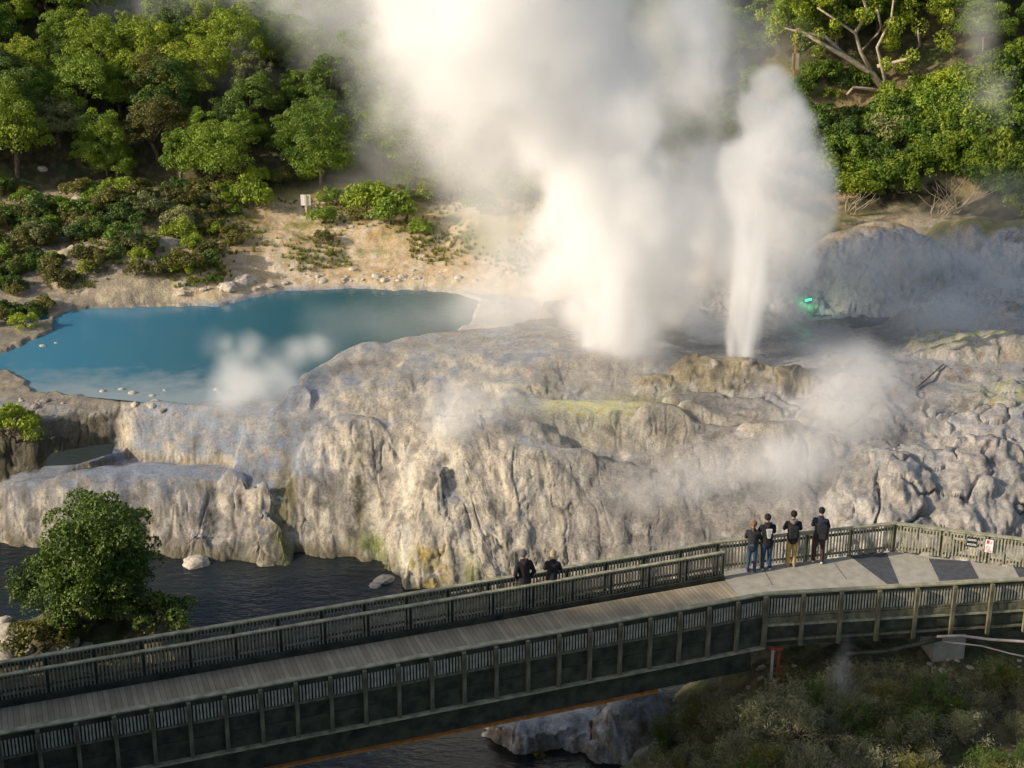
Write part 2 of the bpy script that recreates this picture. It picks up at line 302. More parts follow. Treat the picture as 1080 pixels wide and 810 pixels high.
# mineral colours, with sky sheen painted on wet ground
def C(*c): return np.array(c, float)
def mixc(a, b, t): return a + (b - a) * np.clip(t, 0, 1)[..., None]
def near(px, py, z, rx, ry, p=2):
    c = P(px, py, z); return np.exp(-(((XV - c.x) / rx) ** 2 + ((YV - c.y) / ry) ** 2) ** (p / 2))
nA = fbm(XV, YV, ZV, 1.6, 4, 91); nB = fbm(XV, YV, ZV, .5, 4, 95); nC = fbm(XV, YV, ZV, .16, 3, 99); nD = fbm(XV, YV, ZV * .3, 3.5, 3, 103)
streak = fbm(XV + .3 * YV, YV * .2, ZV * .09, .22, 3, 107)
col = np.zeros(XV.shape + (3,)) + C(.36, .335, .30)
col = mixc(col, C(.50, .465, .40), .5 + 1.6 * nA); col = mixc(col, C(.20, .19, .185), 2.3 * nB - .22); col = mixc(col, C(.30, .25, .17), 1.6 * nD - .3)
stp = np.clip(steep1 * 3.2, 0, 1)
warm = (1 - sst(2, 6, XV)) * stp
col = mixc(col, C(.50, .44, .34), warm * .45); col = mixc(col, C(.60, .55, .44), warm * (.2 + 1.6 * streak)); col = mixc(col, C(.20, .17, .12), stp * (1.8 * (-streak) - .35))
col = mixc(col, C(.13, .12, .11), 3.0 * nC - .75); lt = sint * (ZV < -1.6) * (1 - sst(-7, -5, XV)); col = mixc(col, C(.20, .19, .18), lt * (.55 + 1.4 * nA)); col = mixc(col, C(.12, .105, .085), lt * stp * (1.6 * -streak + .1))
rgh = np.full(XV.shape, .8)
dryrim = np.exp(-((bil(dB, XV, YV) - .15) / .16) ** 2) * (XV < -8) * (XV > -15.5); col = mixc(col, C(.62, .50, .30), dryrim * .7)
flat3 = np.clip(1 - steep * 4.5, 0, 1); lowt = (1 - sst(-.4, .6, XV - .0)) * (ZV < -.9) * sint; wet = np.clip(flat3 * sint * (.50 + 2.4 * nA + .9 * nB) + lowt * flat3 * .8, 0, 1) * (1 - farw)
wet = np.maximum(wet, flatw * .9 * sint * (.6 + 1.5 * nB)); wet = np.maximum(wet, near(880, 400, .3, 3.0, 4, 4) * .75)
wet = np.maximum(wet, shelf * (.75 + 1.2 * nB)); col = mixc(col, C(.62, .58, .48), shelf * sst(.1, .3, nB) * .6); wet = np.clip(np.maximum(wet, panv * (.55 + 1.6 * nA + 1.2 * nB)), 0, 1)
col = mixc(col, C(.25, .285, .345), wet * .75); rgh = rgh * (1 - wet) + .13 * wet  # bluish wet tint: sky reflection painted into the colour, plus real gloss
col = mixc(col, C(.24, .225, .205), softv * (.45 + 1.6 * nD)); col = mixc(col, C(.33, .30, .25), softv * sst(0, .5, strat) * .7)
greyr = sst(6.5, 10, XV) * sint; col = mixc(col, C(.60, .575, .55), greyr * (YV > 62) * .55); col = mixc(col, C(.44, .43, .43), greyr * .6 * (.7 + 1.2 * nA)); col = mixc(col, C(.40, .34, .27), greyr * (1.6 * nD - .1) * stp)  # far right rock painted paler to offset the plume's shadow
dark = near(890, 350, .5, 2.9, 2.8, 4); col = mixc(col, C(.14, .135, .135), dark * .8)
sul = near(632, 430, .4, 3.4, 1.3, 3) * np.clip(panv * 1.3, .38, 1) * (.9 + 1.5 * nB); col = mixc(col, C(.56, .56, .27), sul * .85); rgh = np.where(sul > .4, .3, rgh)
sul2 = near(670, 420, .5, 1.4, .8) * .6 + near(1030, 355, 1.4, 3.0, .9) * (.7 + 2 * nB) + near(1070, 410, .7, 1.3, 1.0) * (.7 + 2 * nB) + near(735, 400, 1, .9, .5) * .5; col = mixc(col, C(.40, .42, .12), sul2 * .7)
cone = sst(.08, .3, bil(cones, XV, YV)); col = mixc(col, C(.30, .255, .155), cone * .9); lg = sst(.06, .2, bil(ledge, XV, YV)) * (1 - cone); col = mixc(col, C(.20, .195, .20), lg * (1 - stp) * .8); col = mixc(col, C(.42, .38, .30), lg * stp * .7); col = mixc(col, C(.09, .075, .05), cone * sst(.0, .4, nB) * .8)
cone2 = near(740, 408, 1, 1.5, .6, 4); col = mixc(col, C(.12, .105, .10), cone2 * .6 * sst(-.1, .3, nB + .1))
orange = near(650, 432, .5, 3.5, 1.6) * sst(.22, .4, nB) + near(1000, 400, .5, 5, 3) * sst(.3, .45, nB); col = mixc(col, C(.42, .25, .06), orange * .6)
wl = np.exp(-((ZV + 4.4) / .38) ** 2) * sint; xw = sst(-9.6, -8.5, XV) * (1 - sst(-1.6, -.6, XV))
col = mixc(col, C(.10, .085, .03), wl * .75); col = mixc(col, C(.13, .17, .02), np.exp(-((ZV + 4.0) / .6) ** 2) * xw * sst(-.1, .35, nA + .3 * streak) * sint * .9)
col = mixc(col, C(.14, .12, .02), near(300, 540, -3.2, .45, 1.4, 3) * sint * .8 + near(378, 540, -3, .2, 1.2, 3) * sint * .6)
gold = near(452, 606, -4.1, .7, .7, 3) * sint * (1 - sst(-3.5, -2.6, ZV)); col = mixc(col, C(.50, .36, .05), gold * (.5 + 1.5 * nB))
col = mixc(col, C(.70, .66, .55), near(428, 560, -3, .22, 2.2, 4) * (.35 + 1.2 * streak + .3) * (ZV < -.8)); col = mixc(col, C(.74, .71, .64), near(468, 440, .2, .45, 1.3, 3) * .7)
kn = near(256, 512, -1.6, .9, .7, 4) * sst(-2.2, -1.7, ZV) + near(312, 405, 1.3, .9, .6, 4) * stp; col = mixc(col, C(.09, .075, .055), kn * .8)
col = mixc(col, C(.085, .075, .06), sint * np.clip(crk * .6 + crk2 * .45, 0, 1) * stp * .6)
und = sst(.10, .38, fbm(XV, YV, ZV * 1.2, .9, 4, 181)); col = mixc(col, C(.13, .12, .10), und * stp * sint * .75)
wh = sst(.12, .35, fbm(XV, YV, ZV, .7, 4, 185)); col = mixc(col, C(.60, .57, .50), wh * sint * (1 - wet) * .55)
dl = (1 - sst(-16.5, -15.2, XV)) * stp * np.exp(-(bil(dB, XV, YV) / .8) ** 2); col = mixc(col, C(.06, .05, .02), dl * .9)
lumpw = (near(575, 768, -4.2, 2.2, 1.6, 6) + near(665, 752, -3.8, 1.4, 2.2, 6)) * (YV < 42); col = mixc(col, C(.46, .50, .56), lumpw * (1 - stp * .6)); col = mixc(col, C(.16, .135, .11), lumpw * stp * (.6 + 1.5 * nB)); col = mixc(col, C(.55, .60, .68), lumpw * stp * np.clip(2.2 * streak, 0, 1) * .8)
# sand flats
sand = np.zeros(col.shape) + C(.50, .37, .205); sand = mixc(sand, C(.62, .53, .40), .35 + 1.8 * nB); sand = mixc(sand, C(.38, .25, .10), 1.8 * nA); sand = mixc(sand, C(.28, .21, .13), 2.2 * nC - .4)
sh = np.exp(-((ZV + .45) / .30) ** 2); sand = mixc(sand, C(.46, .42, .33), sh * .6); sand = mixc(sand, C(.16, .13, .09), np.exp(-((ZV + .47) / .07) ** 2) * .7)
grass = sst(.02, .22, nD + .35 * nB) * sst(.5, 1.0, ZV); sand = mixc(sand, C(.21, .20, .045), grass * .85)
scrub = near(150, 262, .8, 5.5, 3.4, 4) * sst(-.35, .0, nA + .4 * nB + .1); sand = mixc(sand, C(.13, .10, .045), scrub * .8)
scr2 = (1 - sst(-27, -20, XV)) * sst(-.3, .1, nA); sand = mixc(sand, C(.12, .10, .05), scr2 * .7)
col = mixc(col, sand, farw_s)
# dark thermal ground around the left edge of the pool
ed = (1 - sst(-17.0, -15.5, XV)) * (YV > 56.5) * (YV < 75); col = mixc(col, mixc(np.zeros(col.shape) + C(.23, .20, .16), C(.45, .38, .25), .3 + 2 * nB), ed * .85)
fl = np.zeros(col.shape) + C(.055, .05, .022); fl = mixc(fl, C(.13, .10, .05), .3 + 2 * nB); fl = mixc(fl, C(.06, .085, .02), .2 + 2 * nA)
fl = mixc(fl, C(.42, .33, .17), (XV > 10) * sst(-.05, .25, nA + .25 * nB) * (1 - sst(4, 6.5, bil(dH, XV, YV))) * .9)
fl = mixc(fl, C(.36, .27, .13), (XV > 14) * np.exp(-((bil(dH, XV, YV) - 9) / 1.3) ** 2) * .8)
col = mixc(col, fl, hillw)
bk = np.zeros(col.shape) + C(.085, .075, .038); bk = mixc(bk, C(.20, .155, .075), .1 + 2 * nB); bk = mixc(bk, C(.07, .09, .02), .2 + 2.2 * nA)
col = mixc(col, bk, np.clip(bankw + islw, 0, 1) * (1 - lumpw))
wf = np.clip((shelf * .8 + np.clip(lowt, 0, 1) * flat3) * (.55 + 1.3 * nB), 0, .8) * (1 - farw); col = mixc(col, C(.29, .335, .41), wf); rgh = rgh * (1 - wf) + .14 * wf  # last wet tint: more sky blue painted into shelf and terrace tops
rgh = np.clip(rgh + (hillw + farw + bankw) * .5, 0, .95)
col = np.clip(col * (1 - (sint * (1 - farw))[..., None] * np.array([.14, .16, .19])), .01, .8)

# ------------------------------------------------------------------ materials
def new_mat(name):
    m = bpy.data.materials.new(name); m.use_nodes = True; nt = m.node_tree; return m, nt, nt.nodes['Principled BSDF']
def noise_node(nt, scale, detail=4, coord='Object', rough=.55):
    tc = nt.nodes.new('ShaderNodeTexCoord'); n = nt.nodes.new('ShaderNodeTexNoise'); n.inputs['Scale'].default_value = scale; n.inputs['Detail'].default_value = detail; n.inputs['Roughness'].default_value = rough
    nt.links.new(tc.outputs[coord], n.inputs['Vector']); return n
def bump(nt, b, h, strength, dist=.02):
    bp = nt.nodes.new('ShaderNodeBump'); bp.inputs['Strength'].default_value = strength; bp.inputs['Distance'].default_value = dist
    nt.links.new(h, bp.inputs['Height']); nt.links.new(bp.outputs[0], b.inputs['Normal'])
def ramp(nt, f, stops):
    r = nt.nodes.new('ShaderNodeValToRGB'); e = r.color_ramp.elements
    while len(e) < len(stops): e.new(.5)
    for q, (p, c) in zip(e, stops): q.position = p; q.color = (*c, 1)
    nt.links.new(f, r.inputs[0]); return r
def mat_noise(name, c1, c2, scale=6, rough=.8, bs=.3, bd=.02, metal=0, stretch=None, detail=5):
    m, nt, b = new_mat(name); n = noise_node(nt, scale, detail)
    if stretch:
        mp = nt.nodes.new('ShaderNodeMapping'); mp.inputs['Scale'].default_value = stretch; nt.links.new(n.inputs['Vector'].links[0].from_socket, mp.inputs[0]); nt.links.new(mp.outputs[0], n.inputs['Vector'])
    r = ramp(nt, n.outputs['Fac'], [(.32, c1), (.68, c2)]); nt.links.new(r.outputs[0], b.inputs['Base Color'])
    b.inputs['Roughness'].default_value = rough; b.inputs['Metallic'].default_value = metal
    if bs: bump(nt, b, n.outputs['Fac'], bs, bd)
    return m
gm, nt, b = new_mat('sinter_and_soil')
a = nt.nodes.new('ShaderNodeAttribute'); a.attribute_name = 'mineral'; ar = nt.nodes.new('ShaderNodeAttribute'); ar.attribute_name = 'dryness'
n1 = noise_node(nt, 9, 6, rough=.65); mx = nt.nodes.new('ShaderNodeMix'); mx.data_type = 'RGBA'; mx.blend_type = 'MULTIPLY'; mx.inputs[0].default_value = 1
rp = ramp(nt, n1.outputs['Fac'], [(.3, (.68, .67, .66)), (.5, (1, 1, 1)), (.7, (1.22, 1.2, 1.17))])
nt.links.new(a.outputs['Color'], mx.inputs[6]); nt.links.new(rp.outputs[0], mx.inputs[7]); nt.links.new(mx.outputs[2], b.inputs['Base Color']); nt.links.new(ar.outputs['Fac'], b.inputs['Roughness'])
n2 = noise_node(nt, 38, 3, rough=.7); rp3 = ramp(nt, n2.outputs['Fac'], [(.34, (.62, .60, .58)), (.48, (1, 1, 1)), (.66, (1.18, 1.17, 1.15))]); mx3 = nt.nodes.new('ShaderNodeMix'); mx3.data_type = 'RGBA'; mx3.blend_type = 'MULTIPLY'; mx3.inputs[0].default_value = 1; nt.links.new(mx.outputs[2], mx3.inputs[6]); nt.links.new(rp3.outputs[0], mx3.inputs[7])
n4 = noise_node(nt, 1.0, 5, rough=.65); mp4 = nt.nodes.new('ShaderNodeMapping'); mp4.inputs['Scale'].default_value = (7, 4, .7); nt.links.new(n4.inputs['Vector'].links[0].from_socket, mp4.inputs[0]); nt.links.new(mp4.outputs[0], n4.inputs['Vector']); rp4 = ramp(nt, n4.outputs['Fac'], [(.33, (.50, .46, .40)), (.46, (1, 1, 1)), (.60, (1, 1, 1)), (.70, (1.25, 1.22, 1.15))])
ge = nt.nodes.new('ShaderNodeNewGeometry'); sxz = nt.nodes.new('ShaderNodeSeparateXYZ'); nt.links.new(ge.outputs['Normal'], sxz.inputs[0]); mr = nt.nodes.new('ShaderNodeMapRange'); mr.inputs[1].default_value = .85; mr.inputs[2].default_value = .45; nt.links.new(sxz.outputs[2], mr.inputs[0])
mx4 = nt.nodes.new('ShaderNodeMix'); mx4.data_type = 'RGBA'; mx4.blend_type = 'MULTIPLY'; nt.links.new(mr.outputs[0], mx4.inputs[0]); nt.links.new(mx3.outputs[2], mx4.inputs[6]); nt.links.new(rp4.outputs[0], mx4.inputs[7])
vo = nt.nodes.new('ShaderNodeTexVoronoi'); vo.feature = 'DISTANCE_TO_EDGE'; vo.inputs['Scale'].default_value = 1.7; tcv = nt.nodes.new('ShaderNodeTexCoord'); nw = noise_node(nt, 2.5, 4); vmx = nt.nodes.new('ShaderNodeVectorMath'); vmx.operation = 'MULTIPLY_ADD'; nt.links.new(nw.outputs['Color'], vmx.inputs[0]); vmx.inputs[1].default_value = (.9, .9, .9); nt.links.new(tcv.outputs['Object'], vmx.inputs[2]); nt.links.new(vmx.outputs[0], vo.inputs['Vector'])
rp5 = ramp(nt, vo.outputs['Distance'], [(.0, (.45, .42, .38)), (.035, (1, 1, 1))]); mx5 = nt.nodes.new('ShaderNodeMix'); mx5.data_type = 'RGBA'; mx5.blend_type = 'MULTIPLY'; mx5.inputs[0].default_value = .55; nt.links.new(mx4.outputs[2], mx5.inputs[6]); nt.links.new(rp5.outputs[0], mx5.inputs[7]); nt.links.new(mx5.outputs[2], b.inputs['Base Color'])
ml = nt.nodes.new('ShaderNodeMath'); ml.operation = 'MULTIPLY'; nt.links.new(n1.outputs['Fac'], ml.inputs[0]); nt.links.new(ar.outputs['Fac'], ml.inputs[1]); bump(nt, b, ml.outputs[0], .8, .07)
XV, YV, ZV = relax(XV, YV, ZV)
# land mesh
ni, nj = XV.shape; idx = np.arange(ni * nj).reshape(ni, nj)
FQ = np.stack([idx[:-1, :-1], idx[1:, :-1], idx[1:, 1:], idx[:-1, 1:]], -1).reshape(-1, 4)
me = np_mesh('ground', np.stack([XV, YV, ZV], -1).reshape(-1, 3), FQ, True)
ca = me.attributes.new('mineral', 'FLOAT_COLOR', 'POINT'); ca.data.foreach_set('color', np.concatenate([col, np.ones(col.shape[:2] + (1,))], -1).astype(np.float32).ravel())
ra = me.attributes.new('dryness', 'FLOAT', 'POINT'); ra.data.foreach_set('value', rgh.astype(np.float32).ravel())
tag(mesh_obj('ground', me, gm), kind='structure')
from mathutils.bvhtree import BVHTree
_vv = np.stack([XV, YV, ZV], -1)[::2, ::2].copy(); _id = np.arange(_vv.shape[0] * _vv.shape[1]).reshape(_vv.shape[:2])
BVH = BVHTree.FromPolygons(_vv.reshape(-1, 3).tolist(), np.stack([_id[:-1, :-1], _id[1:, :-1], _id[1:, 1:], _id[:-1, 1:]], -1).reshape(-1, 4).tolist())
def ground(x, y):
    h = BVH.ray_cast(Vector((x, y, 60)), Vector((0, 0, -1))); return h[0].z if h[0] else -4.5
def hit(px, py, near_=0):
    d = (P(px, py, -50) - Vector((0, 0, CAMZ))).normalized(); h = BVH.ray_cast(Vector((0, 0, CAMZ)) + d * 26, d); return h[0] if h[0] else P(px, py, 0)
del U, XF, YF, ZF, dep, seg, cum

def water(name, poly, z, base, rough, scale, bs, bd, z2=None):
    m, nt, b = new_mat(name); b.inputs['Base Color'].default_value = (*base, 1); b.inputs['Roughness'].default_value = rough; b.inputs['IOR'].default_value = 1.33
    n = noise_node(nt, scale, 4); mp = nt.nodes.new('ShaderNodeMapping'); mp.inputs['Scale'].default_value = (.6, 1.3, 1); nt.links.new(n.inputs['Vector'].links[0].from_socket, mp.inputs[0]); nt.links.new(mp.outputs[0], n.inputs['Vector'])
    bump(nt, b, n.outputs['Fac'], bs, bd)
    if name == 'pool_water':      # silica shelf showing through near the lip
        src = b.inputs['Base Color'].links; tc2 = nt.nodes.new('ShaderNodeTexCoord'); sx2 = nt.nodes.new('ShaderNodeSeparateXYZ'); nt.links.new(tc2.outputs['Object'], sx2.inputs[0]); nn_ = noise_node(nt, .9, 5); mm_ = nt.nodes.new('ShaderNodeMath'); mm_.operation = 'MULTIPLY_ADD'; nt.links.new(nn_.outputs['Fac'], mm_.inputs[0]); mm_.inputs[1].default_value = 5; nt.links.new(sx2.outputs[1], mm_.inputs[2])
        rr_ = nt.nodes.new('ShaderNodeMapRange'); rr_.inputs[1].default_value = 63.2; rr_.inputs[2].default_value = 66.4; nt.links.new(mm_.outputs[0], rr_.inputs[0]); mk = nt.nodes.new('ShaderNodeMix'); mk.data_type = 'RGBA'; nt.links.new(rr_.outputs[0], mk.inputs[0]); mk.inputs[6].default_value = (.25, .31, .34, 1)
        mq = nt.nodes.new('ShaderNodeMapRange'); mq.inputs[1].default_value = -21; mq.inputs[2].default_value = -3; nt.links.new(sx2.outputs[0], mq.inputs[0]); r_2 = ramp(nt, mq.outputs[0], [(.0, (.055, .20, .31)), (.45, (.035, .125, .18)), (1, (.028, .075, .08))]); nt.links.new(r_2.outputs[0], mk.inputs[7]); nt.links.new(mk.outputs[2], b.inputs['Base Color']); z2 = None  # blue to teal across X: water tint with sky and hill reflections painted in
    o = MB(); k = len(poly); o.v = [Vector((p[0], p[1], z)) for p in poly]; o.f = [tuple(range(k))]
    if z2: 
        n2 = noise_node(nt, .35, 3); r = ramp(nt, n2.outputs['Fac'], [(.35, base), (.65, z2)]); nt.links.new(r.outputs[0], b.inputs['Base Color'])
    return tag(o.build(name, m), kind='structure')
_w = relax(pondpoly[:, 0], pondpoly[:, 1], np.full(len(pondpoly), -.45)); pondw = np.stack([_w[0], _w[1]], -1); ZP = zmap(-.45)
grow = lambda A, c, s: [(c[0] + (x - c[0]) * s, c[1] + (y - c[1]) * s) for x, y in A]
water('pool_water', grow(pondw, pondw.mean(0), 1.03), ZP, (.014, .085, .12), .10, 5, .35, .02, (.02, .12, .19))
water('river_water', [(-60, 18), (60, 18), (60, 54), (-60, 54)], -4.5, (.010, .016, .018), .07, 3.2, .6, .09, (.016, .018, .014))
inl = pline([(8, 334, ZP), (18, 326, ZP), (56, 325, ZP), (62, 338, ZP), (40, 345, ZP), (10, 345, ZP)]); water('inlet_water', inl, ZP + .01, (.03, .14, .22), .1, 5, .3, .02)
def ell_poly(px, py, z, rx, ry, n=48, k=1.25):
    c = P(px, py, z); return [(c.x + k * rx * math.cos(6.2832 * q / n), c.y + k * ry * math.sin(6.2832 * q / n)) for q in range(n)]
ZB = zmap(.27); pp = pline([(850, 312, ZB), (990, 318, ZB), (990, 350, ZB), (840, 352, ZB)]); water('basin_water', pp, ZB, (.05, .06, .07), .15, 5, .6, .03)
ZL = zmap(-1.60); gp = pline([(a_, b_, ZL) for a_, b_ in ((40, 492), (55, 478), (95, 470), (122, 468), (118, 478), (80, 490))]); water('ledge_pool_water', gp, ZL, (.02, .022, .008), .1, 5, .3, .02)

# ------------------------------------------------------------------ foliage
def leaf_mat(name, c1, c2, trans=.25, rough=.55):
    m, nt, b = new_mat(name); oi = nt.nodes.new('ShaderNodeObjectInfo'); at = nt.nodes.new('ShaderNodeAttribute'); at.attribute_name = 'tone'
    ad = nt.nodes.new('ShaderNodeMath'); ad.operation = 'MULTIPLY_ADD'; nt.links.new(oi.outputs['Random'], ad.inputs[0]); ad.inputs[1].default_value = .45; nt.links.new(at.outputs['Fac'], ad.inputs[2])
    r = ramp(nt, ad.outputs[0], [(.15, c1), (1.0, c2)]); nt.links.new(r.outputs[0], b.inputs['Base Color']); b.inputs['Roughness'].default_value = rough
    tr = nt.nodes.new('ShaderNodeBsdfTranslucent'); nt.links.new(r.outputs[0], tr.inputs[0]); ms = nt.nodes.new('ShaderNodeMixShader'); ms.inputs[0].default_value = trans
    nt.links.new(b.outputs[0], ms.inputs[1]); nt.links.new(tr.outputs[0], ms.inputs[2]); nt.links.new(ms.outputs[0], nt.nodes['Material Output'].inputs['Surface']); return m
LM = {'tree': leaf_mat('tree_leaves', (.075, .15, .010), (.28, .38, .025)), 'dark': leaf_mat('dark_leaves', (.04, .085, .010), (.16, .24, .025)),
      'lime': leaf_mat('lime_leaves', (.15, .23, .010), (.40, .46, .03)), 'pale': leaf_mat('pale_leaves', (.16, .19, .06), (.34, .34, .13)),
      'heath': leaf_mat('heath_leaves', (.07, .075, .012), (.23, .21, .035)), 'brush': leaf_mat('brush_leaves', (.11, .115, .05), (.34, .33, .17), .15),
      'near': leaf_mat('near_leaves', (.035, .075, .010), (.16, .235, .025)), 'dry': leaf_mat('dry_twigs', (.16, .12, .08), (.36, .30, .22), .05), 'tuft': leaf_mat('tuft_leaves', (.10, .13, .015), (.27, .27, .05))}
BARK = mat_noise('bark', (.07, .05, .035), (.22, .18, .13), 9, .9, .5); PALEBARK = mat_noise('pale_bark', (.30, .24, .15), (.55, .47, .34), 5, .85, .4)
def leaf_mesh(name, cen, nrm, size, tone, seed, ratio=.6):
    r = np.random.RandomState(seed); n = len(cen); nrm = nrm / (np.linalg.norm(nrm, axis=1)[:, None] + 1e-9)
    t = np.cross(nrm, r.normal(size=(n, 3))); t /= np.linalg.norm(t, axis=1)[:, None] + 1e-9; bt = np.cross(nrm, t); s = (size * r.uniform(.6, 1.35, n))[:, None]
    V = np.stack([cen - t * s, cen + bt * s * ratio + nrm * s * .15, cen + t * s, cen - bt * s * ratio + nrm * s * .15], 1).reshape(-1, 3)
    me = np_mesh(name, V, np.arange(4 * n).reshape(-1, 4)); at = me.attributes.new('tone', 'FLOAT', 'FACE'); at.data.foreach_set('value', tone.astype(np.float32)); return me
def crown(name, seed, R, H, z0, nc, nl, ls, cr=.33, jit=.6):
    r = np.random.RandomState(seed); cs = []
    lob = r.uniform(-1, 1, (4, 3)); 
    for k in range(nc):
        d = r.normal(size=3); d /= np.linalg.norm(d); d[2] = abs(d[2]) * 1.0 - .35 * r.rand(); q = r.uniform(.55, 1.0)
        sc = 1 + .30 * sum(math.sin(2.3 * float(d @ l) + i * 2) for i, l in enumerate(lob)) / 2
        cs.append((d[0] * R * q * sc, d[1] * R * q * sc, z0 + H * .45 + d[2] * H * .55 * q * sc))
    cs = np.array(cs); rad = R * cr * r.uniform(.6, 1.25, nc); w_ = rad ** 2; w_ = np.maximum((w_ / w_.sum() * nl).astype(int), 8)
    cen = []; nr = []; tn = []
    for c, q, m in zip(cs, rad, w_):
        d = r.normal(size=(m, 3)); d /= np.linalg.norm(d, axis=1)[:, None]; d[:, 2] = np.where(d[:, 2] < -.4, -d[:, 2], d[:, 2])
        cen.append(c + d * (q * r.uniform(.55, 1.05, m) ** .6)[:, None] * (1, 1, .8)); nr.append(d + jit * r.normal(size=(m, 3))); tn.append(np.full(m, r.uniform(.05, .4)) + r.uniform(-.1, .2, m))
    return leaf_mesh(name, np.vstack(cen), np.vstack(nr), ls, np.concatenate(tn), seed), cs
def trunk_mesh(name, seed, cs, z0, rad, n=6):
    r = random.Random(seed); m = MB(); top = Vector((r.uniform(-.2, .2), r.uniform(-.2, .2), z0)); m.tube([(0, 0, -.5), (r.uniform(-.1, .1), 0, z0 * .5), top], [rad * 1.3, rad, rad * .8], 7)
    for c in r.sample([tuple(x) for x in cs], min(n, len(cs))):
        c = Vector(c); mid = top.lerp(c, .5) + Vector((r.uniform(-.2, .2), r.uniform(-.2, .2), r.uniform(-.1, .3))); m.tube([top - Vector((0, 0, .1)), mid, c], [rad * .6, rad * .38, rad * .12], 5)
    return m.mesh(name, True)
rng = random.Random(5)
TV = []
for k in range(7):
    R = rng.uniform(1.35, 1.95); H = rng.uniform(3.4, 4.8); me, cs = crown('crown', 100 + k, R, H, .15, 105, 15000, .050, .23)
    TV.append((me, trunk_mesh('trunk', k, cs, 1.4, .11), R, H, ('bushy', 'rounded', 'lumpy', 'broad', 'tall', 'leaning', 'uneven')[k]))
def plant_thing(name, cat, label, group, cme, tme, lm, loc, sc, rz, first='crown', bark=BARK, tilt=0):
    o = empty(name, loc, rz); o.scale = (sc, sc, sc * rng.uniform(.88, 1.15)); o.rotation_euler = (tilt, tilt * .5, rz)
    c = bpy.data.objects.new(first, cme); COL.objects.link(c); c.parent = o
    if not cme.materials: cme.materials.append(lm)
    c.material_slots[0].link = 'OBJECT'; c.material_slots[0].material = lm
    if tme is not None:
        t = bpy.data.objects.new('trunk', tme); COL.objects.link(t); t.parent = o
        if not tme.materials: tme.materials.append(bark)
    return tag(o, label, cat, group)
HG = 'trees on the wooded hillside'
KW = {'tree': 'mid green', 'dark': 'dark green', 'lime': 'bright lime green', 'pale': 'pale grey green', 'heath': 'olive brown'}
def zone(px, py):
    a = 'far left' if px < 160 else 'left' if px < 330 else 'left middle' if px < 520 else 'middle' if px < 760 else 'right' if px < 930 else 'far right'
    bb = 'on the top' if py < 30 else 'high' if py < 80 else 'halfway up' if py < 140 else 'low'
    return a, bb
def topx(x, y, z):
    d = CT * y + (CAMZ - z) * ST; v = (CAMZ - z) * CT - y * ST; return 540 + F * x / d, 405 + F * v / d
rows = 0
y = 79.0; cnt = 0
pts = []
while y < 110:
    x = -37.0 + (rows % 2) * 1.3
    while x < 38:
        jx, jy = x + rng.uniform(-.9, .9), y + rng.uniform(-.9, .9); x += 2.6 if not 500 < topx(x, y, ground0(x, y))[0] < 760 else 4.5
        yb = np.interp(jx, hb[:, 0], hb[:, 1]); z = ground0(jx, jy); px, py = topx(jx, jy, z)
        if jy < yb + .2 + (3.0 if px > 850 else 0) or px < -60 or px > 1140 or py < -60: continue
        if px > 780 and (jy - yb) < 10.5: continue
        if 780 < px < 1010 and (jy - yb) < 11.5 and rng.random() < .5: continue
        q_ = [float(v_) for v_ in relax(jx, jy, z)]; pts.append((q_[0], q_[1], ground(q_[0], q_[1]), px, py))
    y += 1.95; rows += 1
print('TREES', len(pts))
for (jx, jy, z, px, py) in pts[:298]:
    q = rng.random(); kind = 'tree' if q < .54 else 'dark' if q < .72 else 'lime' if q < .93 else 'heath' if q < .97 else 'pale'
    v = rng.choice(TV); za, zb = zone(px, py)
    plant_thing('hillside_tree', 'tree', f'{KW[kind]} {v[4]} tree {zb} on the wooded hillside, {za} of it', HG, v[0], v[1], LM[kind], (jx, jy, z - .5), rng.uniform(.75, 1.25), rng.uniform(0, 6.28))
# shrubs
SV = []
for k in range(6):
    me, cs = crown('foliage', 300 + k, .8, 1.0, .0, 22, 2200, .055, .36); SV.append((me, trunk_mesh('stem', 50 + k, cs, .3, .04, 4)))
def shrub(px, py, z, r, kind, label, group=None, name='shrub', v=None, vv=None):
    p = hit(px, py)
    v = v or rng.choice(SV); return plant_thing(name, 'shrub', label, group, v[0], v[1], LM[kind], (p.x, p.y, ground(p.x, p.y) - .08), r / .8, rng.uniform(0, 6.28), 'foliage')
def zsh(px): return 'far left' if px < 110 else 'left' if px < 230 else 'middle' if px < 400 else 'right'
n = 0
for k in range(820):
    px = rng.uniform(-20, 560); py = rng.uniform(188, 345)
    dens = 0
    if px < 250 and 200 < py < 262: dens = .85
    if px < 240 and 262 <= py < 300 and 0.3 < abs(math.sin(px * .05 + py)) : dens = .35
    if px < 75 - (py - 300) * .9 and 262 <= py: dens = .7
    if 230 <= px < 560 and py < 215: dens = .8
    if 330 < px < 430 and 205 < py < 240: dens = .6
    if px > 300 and 300 < px < 345 and 195 < py < 232: dens = 0
    if rng.random() > dens or n > 190: continue
    kd = rng.choices(['heath', 'dark', 'tree', 'lime', 'pale'], [6, 3, 1.6, 1.2, .5])[0] if px < 250 else rng.choices(['heath', 'tree', 'lime', 'pale'], [2, 2, 3, 1])[0]
    shrub(px, py, 1, rng.uniform(.5, 1.0) * (1 if py < 260 else .75), kd, f'{KW[kd]} shrub {"high" if py < 215 else "midway" if py < 245 else "low"} on the ground behind the pool, {zsh(px)} side', 'shrubs behind the blue pool'); n += 1
shrub(268, 218, 1.6, 1.35, 'lime', 'big rounded yellow green shrub left of the white backed sign', v=SV[0]); shrub(388, 226, 1.6, 1.4, 'lime', 'wide leafy shrub right of the white backed sign', v=SV[1])
